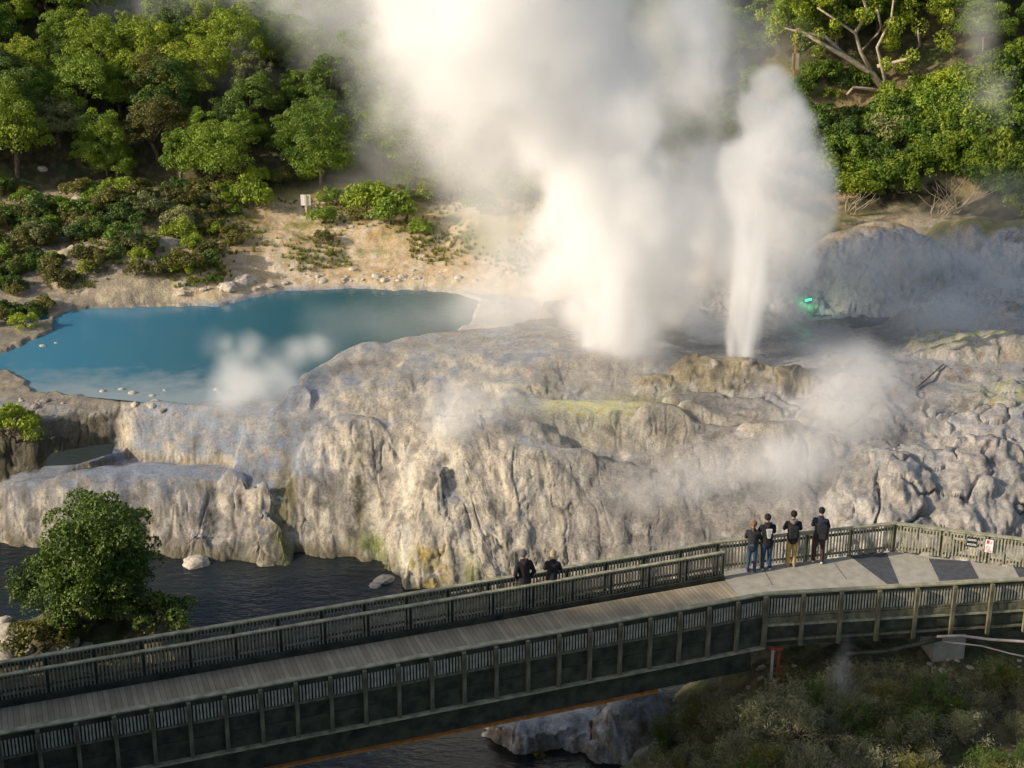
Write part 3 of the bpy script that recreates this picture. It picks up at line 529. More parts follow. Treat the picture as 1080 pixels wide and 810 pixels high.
shrub(412, 236, 1.4, 1.2, 'tree', 'bright green shrub at the edge of the sandy flat', v=SV[2]); shrub(448, 246, 1.2, .75, 'tree', 'small round green shrub alone on the sandy flat')
shrub(508, 226, 2.2, 1.0, 'tree', 'dense green shrub in the hollow of the sandy mound'); shrub(137, 262, 1.0, .75, 'pale', 'pale grey leafed shrub among dark heath by the pool')
shrub(195, 285, .8, .9, 'heath', 'brown heath shrub on the rocky bank above the pool'); shrub(215, 282, .8, .8, 'dark', 'dark green shrub on the rocky bank above the pool'); shrub(145, 290, .7, .6, 'heath', 'brown twiggy shrub low on the bank above the pool')
shrub(340, 255, .9, .5, 'heath', 'small grey brown shrub on the sandy flat behind the pool')
for k in range(260):
    px = rng.uniform(868, 1120); py = rng.uniform(60, 245)
    lo = np.interp(px, [860, 900, 950, 1000, 1040, 1080, 1120], [208, 213, 214, 197, 203, 232, 240]); hi = np.interp(px, [860, 900, 940, 1000, 1040, 1120], [170, 150, 115, 100, 85, 60])
    if not hi < py < lo: continue
    kd = rng.choices(['tree', 'dark', 'lime', 'pale'], [5, 2.4, 2, .25])[0]
    shrub(px, py, 5, rng.uniform(.9, 1.4), kd, f'{KW[kd]} shrub {"at the top" if py < 110 else "halfway up" if py < 160 else "near the foot"} of the bushy slope on the right, {"left" if px < 950 else "middle" if px < 1020 else "right"} part', 'shrubs on the right hand slope')
for k in range(44):
    px = rng.uniform(790, 915); py = rng.uniform(78, 165)
    kd = rng.choices(['tree', 'dark', 'lime'], [3, 4, 1])[0]
    if rng.random() < .75: shrub(px, py, 6, rng.uniform(.6, 1.1), kd, f'{KW[kd]} shrub on the bank below the notice posts', 'shrubs below the notice posts')
print('SHRUBS', sum(o.name.startswith('shrub') for o in bpy.data.objects))
# dead branches
def dead(px, py, z, h, seed, label):
    r = random.Random(seed); m = MB()
    for k in range(13):
        a = r.uniform(-1.2, 1.2); p = Vector((r.uniform(-.3, .3), 0, 0)); pts_ = [p.copy()]
        for j in range(4): p = p + Vector((math.sin(a) * h * .22 + r.uniform(-.28, .28), -r.uniform(.0, .12), h * .25 * math.cos(a * .7))); pts_.append(p.copy())
        m.tube(pts_, [.035, .03, .022, .016, .008], 4)
    p = hit(px, py)
    return tag(m.build('dead_shrub', PALEBARK, loc=(p.x, p.y - .6, p.z)), label, 'dead shrub')
dead(1003, 222, 3, 2.1, 1, 'bleached bare branches of a dead shrub at the foot of the bushy slope'); dead(895, 224, 3, 1.4, 2, 'small bleached dead shrub beside the steam column'); dead(985, 228, 3, 1.5, 3, 'low tangle of bleached twigs left of the bare branches')

# big pale limbed tree leaning over the path, upper right
def hero_tree():
    base = hit(936, 94); HY = base.y; o = empty('leaning_tree', base)
    def L(px, py, dy=0): return PY(px, py, HY + dy) - base
    m = MB(); r = random.Random(3)
    m.tube([L(936, 100), L(920, 78), L(895, 62, -.3), L(870, 48, -.4), L(840, 30, -.6)], [.24, .2, .16, .12, .06], 8)
    limbs = [[(920, 78), (908, 55), (902, 35), (880, 20), (862, 8)], [(936, 96), (930, 70), (925, 50), (940, 20), (945, -20)], [(908, 55), (930, 30), (925, 10)], [(925, 70), (958, 62), (970, 48), (968, 30)], [(895, 62), (870, 38), (845, 34), (828, 30)], [(936, 96), (900, 92), (893, 100)], [(902, 35), (915, 12), (905, -15)]]
    for q in limbs: m.tube([L(*a, dy=-.25 * i) for i, a in enumerate(q)], [.13 * (1 - .75 * i / len(q)) for i in range(len(q))], 6)
    m.build('trunk', PALEBARK, o, True)
    r = np.random.RandomState(9); cen = []; nr = []; tn = []
    for k in range(95):
        px = r.uniform(800, 1010); py = r.uniform(-45, 75)
        if py > 35 and not (910 < px < 1005) and r.rand() < .65: continue
        if (px - 890) ** 2 + (py - 70) ** 2 < 900: continue
        c = np.array(L(px, py, r.uniform(-1.6, 1.6))); q = r.uniform(.32, .62); m_ = 150; d = r.normal(size=(m_, 3)); d /= np.linalg.norm(d, axis=1)[:, None]
        cen.append(c + d * (q * r.uniform(.5, 1.05, m_) ** .6)[:, None]); nr.append(d + .6 * r.normal(size=(m_, 3))); tn.append(np.full(m_, r.uniform(.2, .6)) + r.uniform(-.1, .2, m_))
    mesh_obj('crown', leaf_mesh('crown', np.vstack(cen), np.vstack(nr), .08, np.concatenate(tn), 5), LM['lime'], o)
    tag(o, 'large spreading tree with pale leaning limbs above the bushy slope', 'tree')
hero_tree()
# tree on the island by the bridge
def island_tree():
    p = P(112, 655, -3.8); o = empty('willow_tree', (p.x, p.y, -3.9))
    me, cs = crown('crown', 900, 2.0, 4.2, .1, 130, 26000, .062, .24, .8); mesh_obj('crown', me, LM['near'], o); mesh_obj('trunk', trunk_mesh('trunk', 9, cs, 1.0, .13, 9), BARK, o)
    me2, cs2 = crown('lower_crown', 901, 1.35, 2.3, .1, 45, 8000, .055, .3, .8); q = mesh_obj('lower_crown', me2, LM['near'], o); q.location = (-1.75, .2, .1)
    for k_, (lx, ly) in enumerate(((-.5, -.5), (.15, .3))): q = mesh_obj('lower_crown', me2, LM['near'], o); q.location = (lx, ly, -.15); q.rotation_euler = (0, 0, 1.7 * (k_ + 1))
    tag(o, 'dense dark green tree on the river island before the terrace', 'tree')
island_tree()
shrub(165, 668, -4, 1.05, 'near', 'feathery green bush between island tree and bridge', v=SV[4]); shrub(45, 690, -4, 1.0, 'heath', 'dark olive bush at the left end of the far railing', v=SV[3]); shrub(16, 465, -.6, 1.15, 'lime', 'yellow green bush on the dark ledge at the left edge', v=SV[5]); shrub(70, 672, -4, .7, 'near', 'small bright bush at the foot of the island tree')
shrub(214, 812, -3.2, .55, 'heath', 'yellowish bush rising before the bridge girder'); shrub(520, 812, -4.3, .6, 'near', 'grassy clump at the water below the bridge'); shrub(560, 822, -4.3, .45, 'heath', 'dry brown clump at the bottom beside the cascade')
# grass tufts, blades
def tuft_mesh(name, seed, n, R, H, wd, spread=.6, bend=.35):
    r = np.random.RandomState(seed); V = []; tn = []
    a = r.uniform(0, 6.283, n); rr_ = R * np.sqrt(r.uniform(0, 1, n)) * .35; h = H * r.uniform(.5, 1.1, n); out = spread * r.uniform(.2, 1, n) * R
    bx, by = rr_ * np.cos(a), rr_ * np.sin(a); a2 = a + r.normal(size=n) * .6; dx, dy = np.cos(a2), np.sin(a2); sx, sy = -dy * wd, dx * wd; sz = r.uniform(-1, 1, n) * wd
    p0 = np.stack([bx, by, 0 * bx], 1); p1 = np.stack([bx + dx * out * .5, by + dy * out * .5, h * .65], 1); p2 = np.stack([bx + dx * out * (1 + bend), by + dy * out * (1 + bend), h * (1 - bend * .2)], 1); s = np.stack([sx, sy, sz], 1)
    V = np.stack([p0 - s, p0 + s, p1 + s * .8, p1 - s * .8, p2 + s * .2, p2 - s * .2], 1).reshape(-1, 3); b0 = np.arange(n)[:, None] * 6
    Fq = np.concatenate([b0 + [0, 1, 2, 3], b0 + [3, 2, 4, 5]], 0); me = np_mesh(name, V, Fq); t = r.uniform(0, .55, n); at = me.attributes.new('tone', 'FLOAT', 'FACE'); at.data.foreach_set('value', np.concatenate([t, t]).astype(np.float32)); return me
T1 = tuft_mesh('foliage', 1, 420, .6, .75, .012)
for px, py, lb in ((115, 652, 'fountain of yellow green grass under the island tree'), (75, 655, 'short tuft of grass on the island left of the tree foot'), (345, 655, 'dry grass tuft behind the far railing in the river')):
    p = P(px, py, -4); o = mesh_obj('grass_tuft', T1, LM['tuft'], loc=(p.x, p.y - .8, ground(p.x, p.y - .8) - .05)); o.scale = (1.1, 1.1, 1.1); tag(o, lb, 'grass tuft')
# brush on the near bank
def brush_mesh(seed, R, H, nb=26, per=70):
    r = np.random.RandomState(seed); cen = []; nr = []; tn = []; m = MB()
    for k in range(nb):
        a = r.uniform(0, 6.283); q = R * r.uniform(.1, 1); top = Vector((math.cos(a) * q, math.sin(a) * q, H * r.uniform(.5, 1.0) * (1.1 - .4 * q / R))); mid = top * .5 + Vector((r.uniform(-.1, .1), r.uniform(-.1, .1), .1)); m.tube([(0, 0, 0), mid, top], [.022, .015, .005], 4)
        t = r.uniform(.35, 1.08, per) ** .8; base = np.array(mid)[None] * (1 - t[:, None]) * 1.0 + np.array(top)[None] * t[:, None]; cen.append(base + r.normal(size=(per, 3)) * .09); d = np.array(top - mid); d /= np.linalg.norm(d); nr.append(np.cross(d[None] + .5 * r.normal(size=(per, 3)), r.normal(size=(per, 3)))); tn.append(np.full(per, r.uniform(0, .5)) + r.uniform(-.1, .2, per))
    return leaf_mesh('foliage', np.vstack(cen), np.vstack(nr), .055, np.concatenate(tn), seed, .16), m.mesh('stem')
BV = [brush_mesh(40 + k, .75, 1.1) for k in range(5)]
for k in range(190):
    px = rng.uniform(680, 1120); py = rng.uniform(688, 860)
    if py < np.interp(px, [680, 720, 800, 850, 980, 1080], [800, 740, 745, 722, 708, 715]): continue
    p = hit(px, py, 24)
    if ground(p.x, p.y) < -4.3: continue
    v = rng.choice(BV); kd = rng.choices(['brush', 'heath', 'near', 'dry'], [6, 1.5, 1.2, .5])[0]
    kw = {'brush': 'grey green wispy', 'heath': 'olive brown', 'near': 'dark green', 'dry': 'dry bleached'}[kd]
    sc_ = rng.uniform(.65, 1.15); sw = 'small' if sc_ < .8 else 'mid sized' if sc_ < 1 else 'large'
    plant_thing('bank_bush', 'bush', f'{sw} {kw} bush on the {"upper" if py < 745 else "middle" if py < 790 else "lowest"} bank below the platform, {"far left" if px < 760 else "left" if px < 840 else "middle" if px < 930 else "right" if px < 1020 else "far right"} part', 'bushes on the near bank', v[0], v[1], LM[kd], (p.x, p.y - .3, p.z - .15), sc_, rng.uniform(0, 6.28), 'foliage')
# low tufts as ground cover on the sandy flats
V_, F_, T_ = [], [], []
me = tuft_mesh('tuft', 5, 16, .16, .22, .014); tv = np.empty(len(me.vertices) * 3, np.float32); me.vertices.foreach_get('co', tv); tv = tv.reshape(-1, 3); tf = np.array([list(p.vertices) for p in me.polygons]); off = 0
rs = np.random.RandomState(4)
for k in range(5200):
    px, py = rs.uniform(0, 600), rs.uniform(208, 305); p = hit(px, py, 60); z = p.z
    if z < zmap(.3): continue
    nz = math.sin(p.x * 1.1) + math.sin(p.y * .9 + p.x * .6) + rs.uniform(-.8, .8)
    if nz < .3: continue
    V_.append(tv * rs.uniform(.6, 1.3) + (p.x, p.y, z)); F_.append(tf + off); off += len(tv); T_.append(np.full(len(tf), rs.uniform(0, .6)))
me = np_mesh('grass', np.vstack(V_), np.vstack(F_)); at = me.attributes.new('tone', 'FLOAT', 'FACE'); at.data.foreach_set('value', np.concatenate(T_).astype(np.float32))
tag(mesh_obj('grass', me, LM['tuft']), 'short yellow green grass scattered over the sandy flat', 'grass', kind='stuff')

# ------------------------------------------------------------------ rocks
ROCK = mat_noise('pale_rock', (.30, .26, .21), (.60, .54, .44), 3.5, .9, .7, .05); GREYROCK = mat_noise('grey_rock', (.13, .12, .11), (.36, .33, .30), 3.5, .85, .7, .05)
def rock_mesh(seed):
    bm = bmesh.new(); bmesh.ops.create_icosphere(bm, subdivisions=4, radius=1); co = np.array([v.co[:] for v in bm.verts])
    d = 1 + .28 * fbm(co[:, 0] + seed * 9, co[:, 1], co[:, 2], 1.1, 4, seed) + .16 * fbm(co[:, 0], co[:, 1] + seed * 5, co[:, 2], .5, 3, seed + 9, True)
    for v, q in zip(bm.verts, d): v.co = v.co * float(q); v.co.z *= .7
    me = bpy.data.meshes.new('rock'); bm.to_mesh(me); bm.free(); me.polygons.foreach_set('use_smooth', [True] * len(me.polygons)); me.materials.append(ROCK); return me
RM = [rock_mesh(k) for k in range(5)]
def rock(px, py, z, r, label, group=None, mat=None, fix=False):
    p = P(px, py, z) if fix else hit(px, py)
    zz = z if fix else p.z; o = bpy.data.objects.new('rock', rng.choice(RM)); COL.objects.link(o); o.location = (p.x, p.y, zz - r * .12); o.scale = (r * rng.uniform(.8, 1.4), r * rng.uniform(.8, 1.2), r * rng.uniform(.6, 1.1)); o.rotation_euler = (rng.uniform(-.3, .3), rng.uniform(-.3, .3), rng.uniform(0, 6.28))
    if mat: o.material_slots[0].link = 'OBJECT'; o.material_slots[0].material = mat
    return tag(o, label, 'rock', group)
for k in range(70):
    px = rng.uniform(190, 570); py = np.interp(px, [190, 268, 300, 440, 570], [312, 306, 299, 296, 304]) - abs(rng.gauss(0, 9)); rock(px, py, -.2, rng.choice([.07, .1, .12, .16, .24]), f'pale rough rock along the far shore of the pool, {"left" if px < 300 else "middle" if px < 430 else "right"} stretch', 'rocks along the far shore')
for px, py, r, lb in ((258, 298, .65, 'large pale rock at the corner of the far shore'), (240, 303, .5, 'pale broken rock left of the shore corner'), (85, 214, .6, 'tan boulder among shrubs at the foot of the forest'), (45, 178, .28, 'pale boulder in the trees at the far left'), (475, 196, .7, 'pinkish outcrop rock below the drifting steam'), (455, 205, .5, 'grey rock left of the pinkish outcrop'), (500, 192, .55, 'pale rock right of the pinkish outcrop'), (180, 225, .6, 'tan outcrop rock above the dark scrub'), (200, 232, .45, 'white flat rock above the dark scrub'), (150, 208, .55, 'brown rock near the forest foot')):
    rock(px, py, 1, r, lb)
for k in range(26):
    px = rng.uniform(60, 250); py = rng.uniform(202, 236); rock(px, py, 1, rng.uniform(.15, .45), f'tan rock in the outcrop below the forest, {"left" if px < 150 else "right"} half', 'rocks of the tan outcrop')
for k in range(22):
    px = rng.uniform(420, 510); py = rng.uniform(182, 212); rock(px, py, 1, rng.uniform(.2, .5), 'grey rubble rock in the scree under the drifting steam', 'rocks of the grey scree', GREYROCK)
for k in range(46):
    px = rng.uniform(15, 250); rock(px, 419 + 7 * math.sin(px * .05) + rng.gauss(0, 4), -.4, rng.choice([.05, .07, .1, .14, .2]), f'small crusted rock on the near lip of the pool, {"left" if px < 90 else "middle" if px < 170 else "right"} part', 'rocks on the near lip of the pool', GREYROCK if k % 3 == 0 else None)
for k, (px, py, r) in enumerate(((108, 413, .16), (128, 411, .14), (140, 415, .2), (160, 418, .16), (163, 424, .2), (230, 411, .22), (60, 362, .1), (45, 365, .18), (175, 412, .12))):
    rock(px, py, ZP - .02, r, f'{["small", "brown", "flat", "pale", "jagged"][k % 5]} rock breaking the pool surface near its {"front" if py > 400 else "left"} edge', 'rocks in the pool', fix=True)
for k, (px, py, r) in enumerate(((5, 668, .35), (12, 678, .3), (22, 672, .28), (8, 690, .35), (30, 684, .25), (70, 680, .42), (92, 682, .3), (57, 686, .25), (2, 655, .3))):
    rock(px, py, -4.3, r, f'{["rounded", "cracked", "angular"][k % 3]} pale rock at the water on the {"left bank" if px < 35 else "island foot"}', 'rocks beside the island')
for px, py, r, lb in ((405, 611, .32, 'white crusted rock at the foot of the waterfall'), (418, 598, .2, 'small wet rock beside the waterfall'), (396, 618, .2, 'yellowish rock lying before the waterfall'), (207, 594, .5, 'rounded grey boulder at the water below the terrace')): rock(px, py, -4.5, r, lb, fix=True)
for k in range(46):
    px = rng.uniform(1, 1) * rng.choice([rng.uniform(790, 905), rng.uniform(960, 1080)]); py = rng.uniform(695, 740); rock(px, py, -2, rng.uniform(.04, .13), 'small pale stone on the bare slope under the platform', 'stones under the platform')

# ------------------------------------------------------------------ bridge
WOOD = mat_noise('weathered_wood', (.075, .075, .045), (.21, .195, .125), 7, .85, .4, .01, stretch=(1, 1, .3)); PALEW = mat_noise('picket_wood', (.26, .26, .20), (.56, .54, .44), 5, .85, .3, .01); MIDW = mat_noise('aged_picket_wood', (.13, .12, .08), (.38, .34, .24), 4, .85, .3, .01); DARKW = mat_noise('mossy_dark_wood', (.012, .016, .012), (.07, .075, .045), 2.6, .8, .4, .02, detail=8)
RAILW = mat_noise('handrail_wood', (.19, .18, .11), (.42, .395, .26), 4, .7, .3, .01); YELW = mat_noise('lichen_picket_wood', (.20, .19, .12), (.42, .41, .28), 5, .85, .3, .01)
deckm, nt, b = new_mat('deck_boards'); tc = nt.nodes.new('ShaderNodeTexCoord'); br = nt.nodes.new('ShaderNodeTexBrick'); nt.links.new(tc.outputs['UV'], br.inputs[0])
br.inputs['Scale'].default_value = 1; br.inputs['Brick Width'].default_value = 20; br.inputs['Row Height'].default_value = .14; br.inputs['Mortar Size'].default_value = .009; br.inputs['Color1'].default_value = (.30, .255, .175, 1); br.inputs['Color2'].default_value = (.42, .365, .26, 1); br.inputs['Mortar'].default_value = (.17, .145, .11, 1); br.offset = 0
dn = noise_node(nt, 1.2, 5); rp2 = ramp(nt, dn.outputs['Fac'], [(.3, (.75, .75, .75)), (.7, (1.15, 1.12, 1.08))]); mx = nt.nodes.new('ShaderNodeMix'); mx.data_type = 'RGBA'; mx.blend_type = 'MULTIPLY'; mx.inputs[0].default_value = 1
nt.links.new(br.outputs['Color'], mx.inputs[6]); nt.links.new(rp2.outputs[0], mx.inputs[7]); nt.links.new(mx.outputs[2], b.inputs['Base Color']); b.inputs['Roughness'].default_value = .85; bump(nt, b, br.outputs['Fac'], -.5, .01)
STEEL = mat_noise('rusty_orange_steel', (.30, .10, .015), (.50, .22, .05), 6, .7, .2); REDST = mat_noise('red_steel', (.22, .03, .02), (.40, .07, .04), 6, .6, .2); CONC = mat_noise('concrete', (.32, .295, .24), (.44, .41, .34), 3, .85, .25, .01); PAINT = mat_noise('dark_grey_paint', (.055, .06, .07), (.095, .10, .11), 5, .7, .2, .005); PIPE = mat_noise('pale_pipe', (.30, .25, .22), (.48, .42, .37), 3, .5, .1)
n1p = P(265, 724, 1.0); n2p = P(776, 631, 1.0); bd_ = Vector((n2p.x - n1p.x, n2p.y - n1p.y, 0)).normalized(); bn = Vector((-bd_.y, bd_.x, 0))
J = P(806, 625.5, 1.0); J.z = 0
BAY = .9
def at_b(t, off, z): return Vector((J.x, J.y, 0)) - bd_ * t + bn * off + Vector((0, 0, z))     # t metres back from the junction
m0 = P(555, 618, .9); mo = (m0 - J).dot(bn); f0 = P(555, 605, 1.0); fo = (f0 - J).dot(bn)
f1 = P(780, 568, 1.0)
bridge = empty('footbridge', at_b(10, 1.5, 0)); IM = Matrix.Translation(-bridge.location)
tag(bridge, 'long weathered timber footbridge crossing the dark river', 'footbridge')
def bpart(mb, name, mat, parent=bridge, smooth=False): 
    for v in mb.v: v -= bridge.location
    return mb.build(name, mat, parent, smooth)
LEN = 24.0
def bbox(t0, t1, o0, o1, z0, z1): return MB().box(at_b((t0 + t1) / 2, (o0 + o1) / 2, (z0 + z1) / 2), (abs(t1 - t0), abs(o1 - o0), abs(z1 - z0)), bd_)
mend = 0.0
dk_t = -(P(770, 612, 0) - J).dot(bd_)        # where the boards meet the concrete
poly = [at_b(LEN, .02, 0), at_b(0.0, .02, 0), P(766, 612, 0), at_b(LEN, mo - .06, 0)]
m = MB(); m.prism([(p.x, p.y) for p in poly], -.12, .0); d = bpart(m, 'deck', deckm); uv = d.data.uv_layers.new(name='UVMap')
for lp in d.data.loops:
    v = d.data.vertices[lp.vertex_index].co; uv.data[lp.index].uv = (v.dot(bn), v.dot(bd_))
gal = MB(); tm = -(P(766, 612, 0) - J).dot(bd_)
gal.prism([(p.x, p.y) for p in (at_b(LEN, mo + .14, 0), at_b(tm, mo + .14, 0), at_b(tm, fo - .03, 0), at_b(LEN, fo - .03, 0))], -.12, -.02); bpart(gal, 'gallery_deck', WOOD)
bpart(bbox(tm + .05, LEN, mo - .06, mo + .14, -.1, .16), 'kerb_beam', DARKW)
bpart(bbox(-.05, LEN, -.10, .02, -.60, -.125), 'side_beam', DARKW); bpart(bbox(.3, LEN, -.02, .3, -1.40, -.655), 'girder', DARKW)
bpart(bbox(.0, LEN, -.24, .02, -.652, -.605), 'ledge_strip', RAILW); bpart(bbox(3.2, LEN, -.13, .4, -1.46, -1.405), 'bottom_flange', STEEL)
bpart(bbox(.3, LEN, fo - .3, fo, -1.6, -.13), 'far_girder', DARKW)
for t in (2.2, 5.8, 9.4, 13, 16.6, 20.2): bpart(bbox(t - .06, t + .06, .31, fo - .31, -1.1, -.2), 'cross_beam', DARKW)
def picket(L, n, z0, z1, w_=.045, seed=0, t=.02, xr=None):
    r = random.Random(seed); m = MB()
    for k in range(n):
        x = (k + .5) / n * L - L / 2; m.box((x + r.uniform(-.004, .004), 0, (z0 + z1) / 2 + r.uniform(-.006, .006)), (w_ * r.uniform(.88, 1.08), t, z1 - z0), (math.cos(r.uniform(-.05, .05)), 0, math.sin(r.uniform(-.012, .012))))
    return m
def railing(name, parent, a, bpt, bay, ztop, pz0, pickz, mats, rails, postw=.09, postoff=-.07, cap=(.16, .045), npk=10, end=True, pick_w=.045, seed=0, pick_off=0.0):
    """handrail mesh with posts, picket panels and rails below it; a and bpt are the ends at deck level"""
    d = (bpt - a); L = d.length; d.normalize(); nn = Vector((-d.y, d.x, 0)); n = max(1, round(L / bay)); bl = L / n; rz = math.atan2(d.y, d.x)
    o = MB().box((L / 2, 0, ztop - cap[1] / 2), (L, cap[0], cap[1])).build(name, mats[0], parent); loc = a - (parent.location if parent else Vector()); o.location = loc; o.rotation_euler = (0, 0, rz)
    for (z0, z1, yo, th, mt, nm) in rails: MB().box((L / 2, yo, (z0 + z1) / 2), (L, th, z1 - z0)).build(nm, mt, o)
    pm = MB().box((0, 0, (pz0 + ztop - cap[1] - .002) / 2), (postw, postw, ztop - cap[1] - .002 - pz0)).mesh('post'); pm.materials.append(mats[1])
    for k in range(n + (1 if end else 0)):
        q = bpy.data.objects.new('post', pm); COL.objects.link(q); q.parent = o; q.location = (k * bl, postoff, 0)
    vs = []
    for s in range(4): me = picket(bl - postw * .3, npk, pickz[0], pickz[1], pick_w, seed + s).mesh('picket_panel'); me.materials.append(mats[2]); vs.append(me)
    for k in range(n):
        q = bpy.data.objects.new('picket_panel', rng.choice(vs)); COL.objects.link(q); q.parent = o; q.location = ((k + .5) * bl, pick_off, 0)
    return o
railing('near_railing', bridge, at_b(LEN, 0, 0), at_b(0, 0, 0), BAY, 1.0, -.64, (.33, .80), (RAILW, WOOD, PALEW), [(.79, .95, -.015, .05, DARKW, 'top_board'), (.27, .325, -.03, .05, WOOD, 'bottom_rail'), (-.12, .265, -.02, .07, DARKW, 'lower_board'), (.13, .78, .055, .03, DARKW, 'added_gap_backing')], .10, -.16, (.17, .04), 10, pick_w=.043)  # last rail is a dark sheet added behind pickets to darken the gaps
railing('middle_railing', bridge, at_b(LEN, mo + .04, 0), at_b(tm + .05, mo + .04, 0), 1.2, .9, .10, (.16, .84), (RAILW, DARKW, MIDW), [(.74, .82, .045, .04, DARKW, 'top_board'), (.20, .25, .045, .04, DARKW, 'bottom_rail')], .09, .08, (.13, .04), 12, seed=10)
railing('far_railing', bridge, at_b(LEN, fo, 0), at_b(tm, fo, 0), 1.2, 1.0, -.2, (.06, .94), (RAILW, DARKW, MIDW), [(.80, .90, .045, .04, DARKW, 'top_board'), (.08, .14, .045, .04, DARKW, 'bottom_rail')], .10, .09, (.15, .045), 12, seed=20)


# viewing platform
plat = empty('viewing_platform', P(930, 600, 0)); tag(plat, 'concrete viewing platform with dark painted bands at the bridge end', 'viewing platform')
fA = at_b(tm, fo, 0); fc = P(945, 551, 1.0); fc.z = 0; fe = P(1200, 583, 1.0); fe.z = 0; ne = P(1200, 603, 1.0); ne.z = 0; mm = P(766, 612, 0)
def ppart(mb, name, mat, parent=plat):
    for v in mb.v: v -= plat.location
    return mb.build(name, mat, parent)
jl = J + (ne - J).normalized() * .0
ppart(MB().prism([(q.x, q.y) for q in (at_b(0, .02, 0), ne, fe, fc, fA, mm)], -.14, .004), 'slab', CONC)
for bnd in (((895.3, 585.6), (935, 582.6), (948.3, 615.3), (935.5, 616)), ((979.4, 588.9), (1023, 591.9), (1032.8, 610.3), (991, 612.8)), ((1068, 596), (1108, 600), (1116, 606), (1075, 609))):
    ppart(MB().prism([tuple(P(a_, b_, .008))[:2] for a_, b_ in bnd][::-1], .0045, .008), 'painted_band', PAINT)
jm = mat_noise('joint_sealant', (.12, .11, .09), (.2, .18, .14), 5)
for (a_, b_) in (((805, 600), (815, 617)), ((880, 594), (893, 611))):
    A1, B1 = P(*a_, .006), P(*b_, .006); ppart(MB().box((A1 + B1) / 2, ((B1 - A1).length, .03, .006), (B1 - A1)), 'joint', jm)
rn = railing('front_railing', plat, J + Vector((.0, 0, 0)), ne, 1.1, 1.0, -.64, (.33, .82), (RAILW, WOOD, PALEW), [(.83, .95, -.015, .05, DARKW, 'top_board'), (.27, .325, -.03, .05, WOOD, 'bottom_rail'), (.07, .25, -.05, .06, WOOD, 'edge_board'), (-.02, .04, -.05, .10, YELW, 'ledge_strip'), (-.36, -.05, -.02, .05, DARKW, 'lower_board'), (-.50, -.45, -.06, .08, WOOD, 'service_rail'), (.13, .80, .055, .03, DARKW, 'added_gap_backing')], .10, -.15, (.17, .045), 12, seed=30)  # dark backing added here too, so the picket gaps read dark
railing('back_railing', plat, fA, fc, 1.3, 1.0, -.2, (.05, .94), (RAILW, WOOD, YELW), [(.74, .82, .04, .04, DARKW, 'top_board'), (.12, .18, .04, .04, WOOD, 'bottom_rail')], .10, .09, (.15, .045), 14, seed=40)
railing('right_railing', plat, fc, fe, 1.3, 1.0, -.2, (.05, .94), (YELW, WOOD, YELW), [(.74, .82, .04, .04, WOOD, 'top_board'), (.12, .18, .04, .04, WOOD, 'bottom_rail')], .10, .09, (.15, .045), 14, seed=50)
nd = (ne - J).normalized(); nx = Vector((-nd.y, nd.x, 0))
ppart(MB().box(J + nd * 7 + nx * .25 + Vector((0, 0, -.42)), (14, .5, .55), nd), 'concrete_edge', DARKW)
ab = P(998, 694, -1.7); ppart(MB().box((ab.x, ab.y + .5, -1.35), (.95, 1.0, .9), nd), 'abutment', CONC)
for t in (3.0, 6.8, 10.5): q = J + nd * t + nx * 2.2; ppart(MB().box((q.x, q.y, -2.0), (.35, .35, 3.6), nd), 'pile', DARKW)
# red steel stand and its tank under the end of the bridge
sp = J + nd * .35 + nx * -.32; o = empty('pipe_stand', (sp.x, sp.y, -2.6)); o.scale = (.75, .75, .85); tag(o, 'red and rusty steel pipe stand under the bridge end', 'pipe stand')
for dx in (-.10, .10): MB().box((dx, 0, .5), (.07, .07, 1.1)).build('leg', STEEL, o)
MB().box((.12, 0, 1.75), (.10, .08, 1.1)).build('upright', REDST, o); MB().box((-.12, 0, 1.75), (.10, .08, 1.1)).build('upright', CONC, o); MB().box((0, 0, 2.34), (.5, .12, .05)).build('cross_bar', REDST, o); MB().box((0, 0, 1.13), (.5, .14, .06)).build('cross_bar', WOOD, o)
MB().tube([(.3, .35, .75), (.3, .35, 1.45)], .17, 14).build('tank', REDST, o, True)
# pipes along the bank
p1 = [P(985, 665, -.4), P(1010, 664, -.45), P(1040, 668, -.55), P(1090, 671, -.6), P(1150, 673, -.6)]; q = [v + Vector((0, -.35, 0)) for v in p1]
tag(MB().tube(q, .042, 8).build('pipe', PIPE, smooth=True), 'upper pale pipe running below the platform edge at right', 'pipe')
p2 = [P(985, 667, -.6), P(1030, 672, -.7), P(1060, 680, -.9), P(1100, 688, -1.0)]; tag(MB().tube([v + Vector((0, -.5, 0)) for v in p2], .024, 8).build('pipe', PIPE, smooth=True), 'thin lower pipe sagging away beneath the pale pipe', 'pipe')
p3 = [P(890, 684, -.9), P(930, 682, -.85), P(965, 674, -.6), P(990, 668, -.5)]; tag(MB().tube([v + Vector((0, -.3, 0)) for v in p3], .06, 8).build('pipe', DARKW, smooth=True), 'dark pipe below the platform joining the pale pipes', 'pipe')

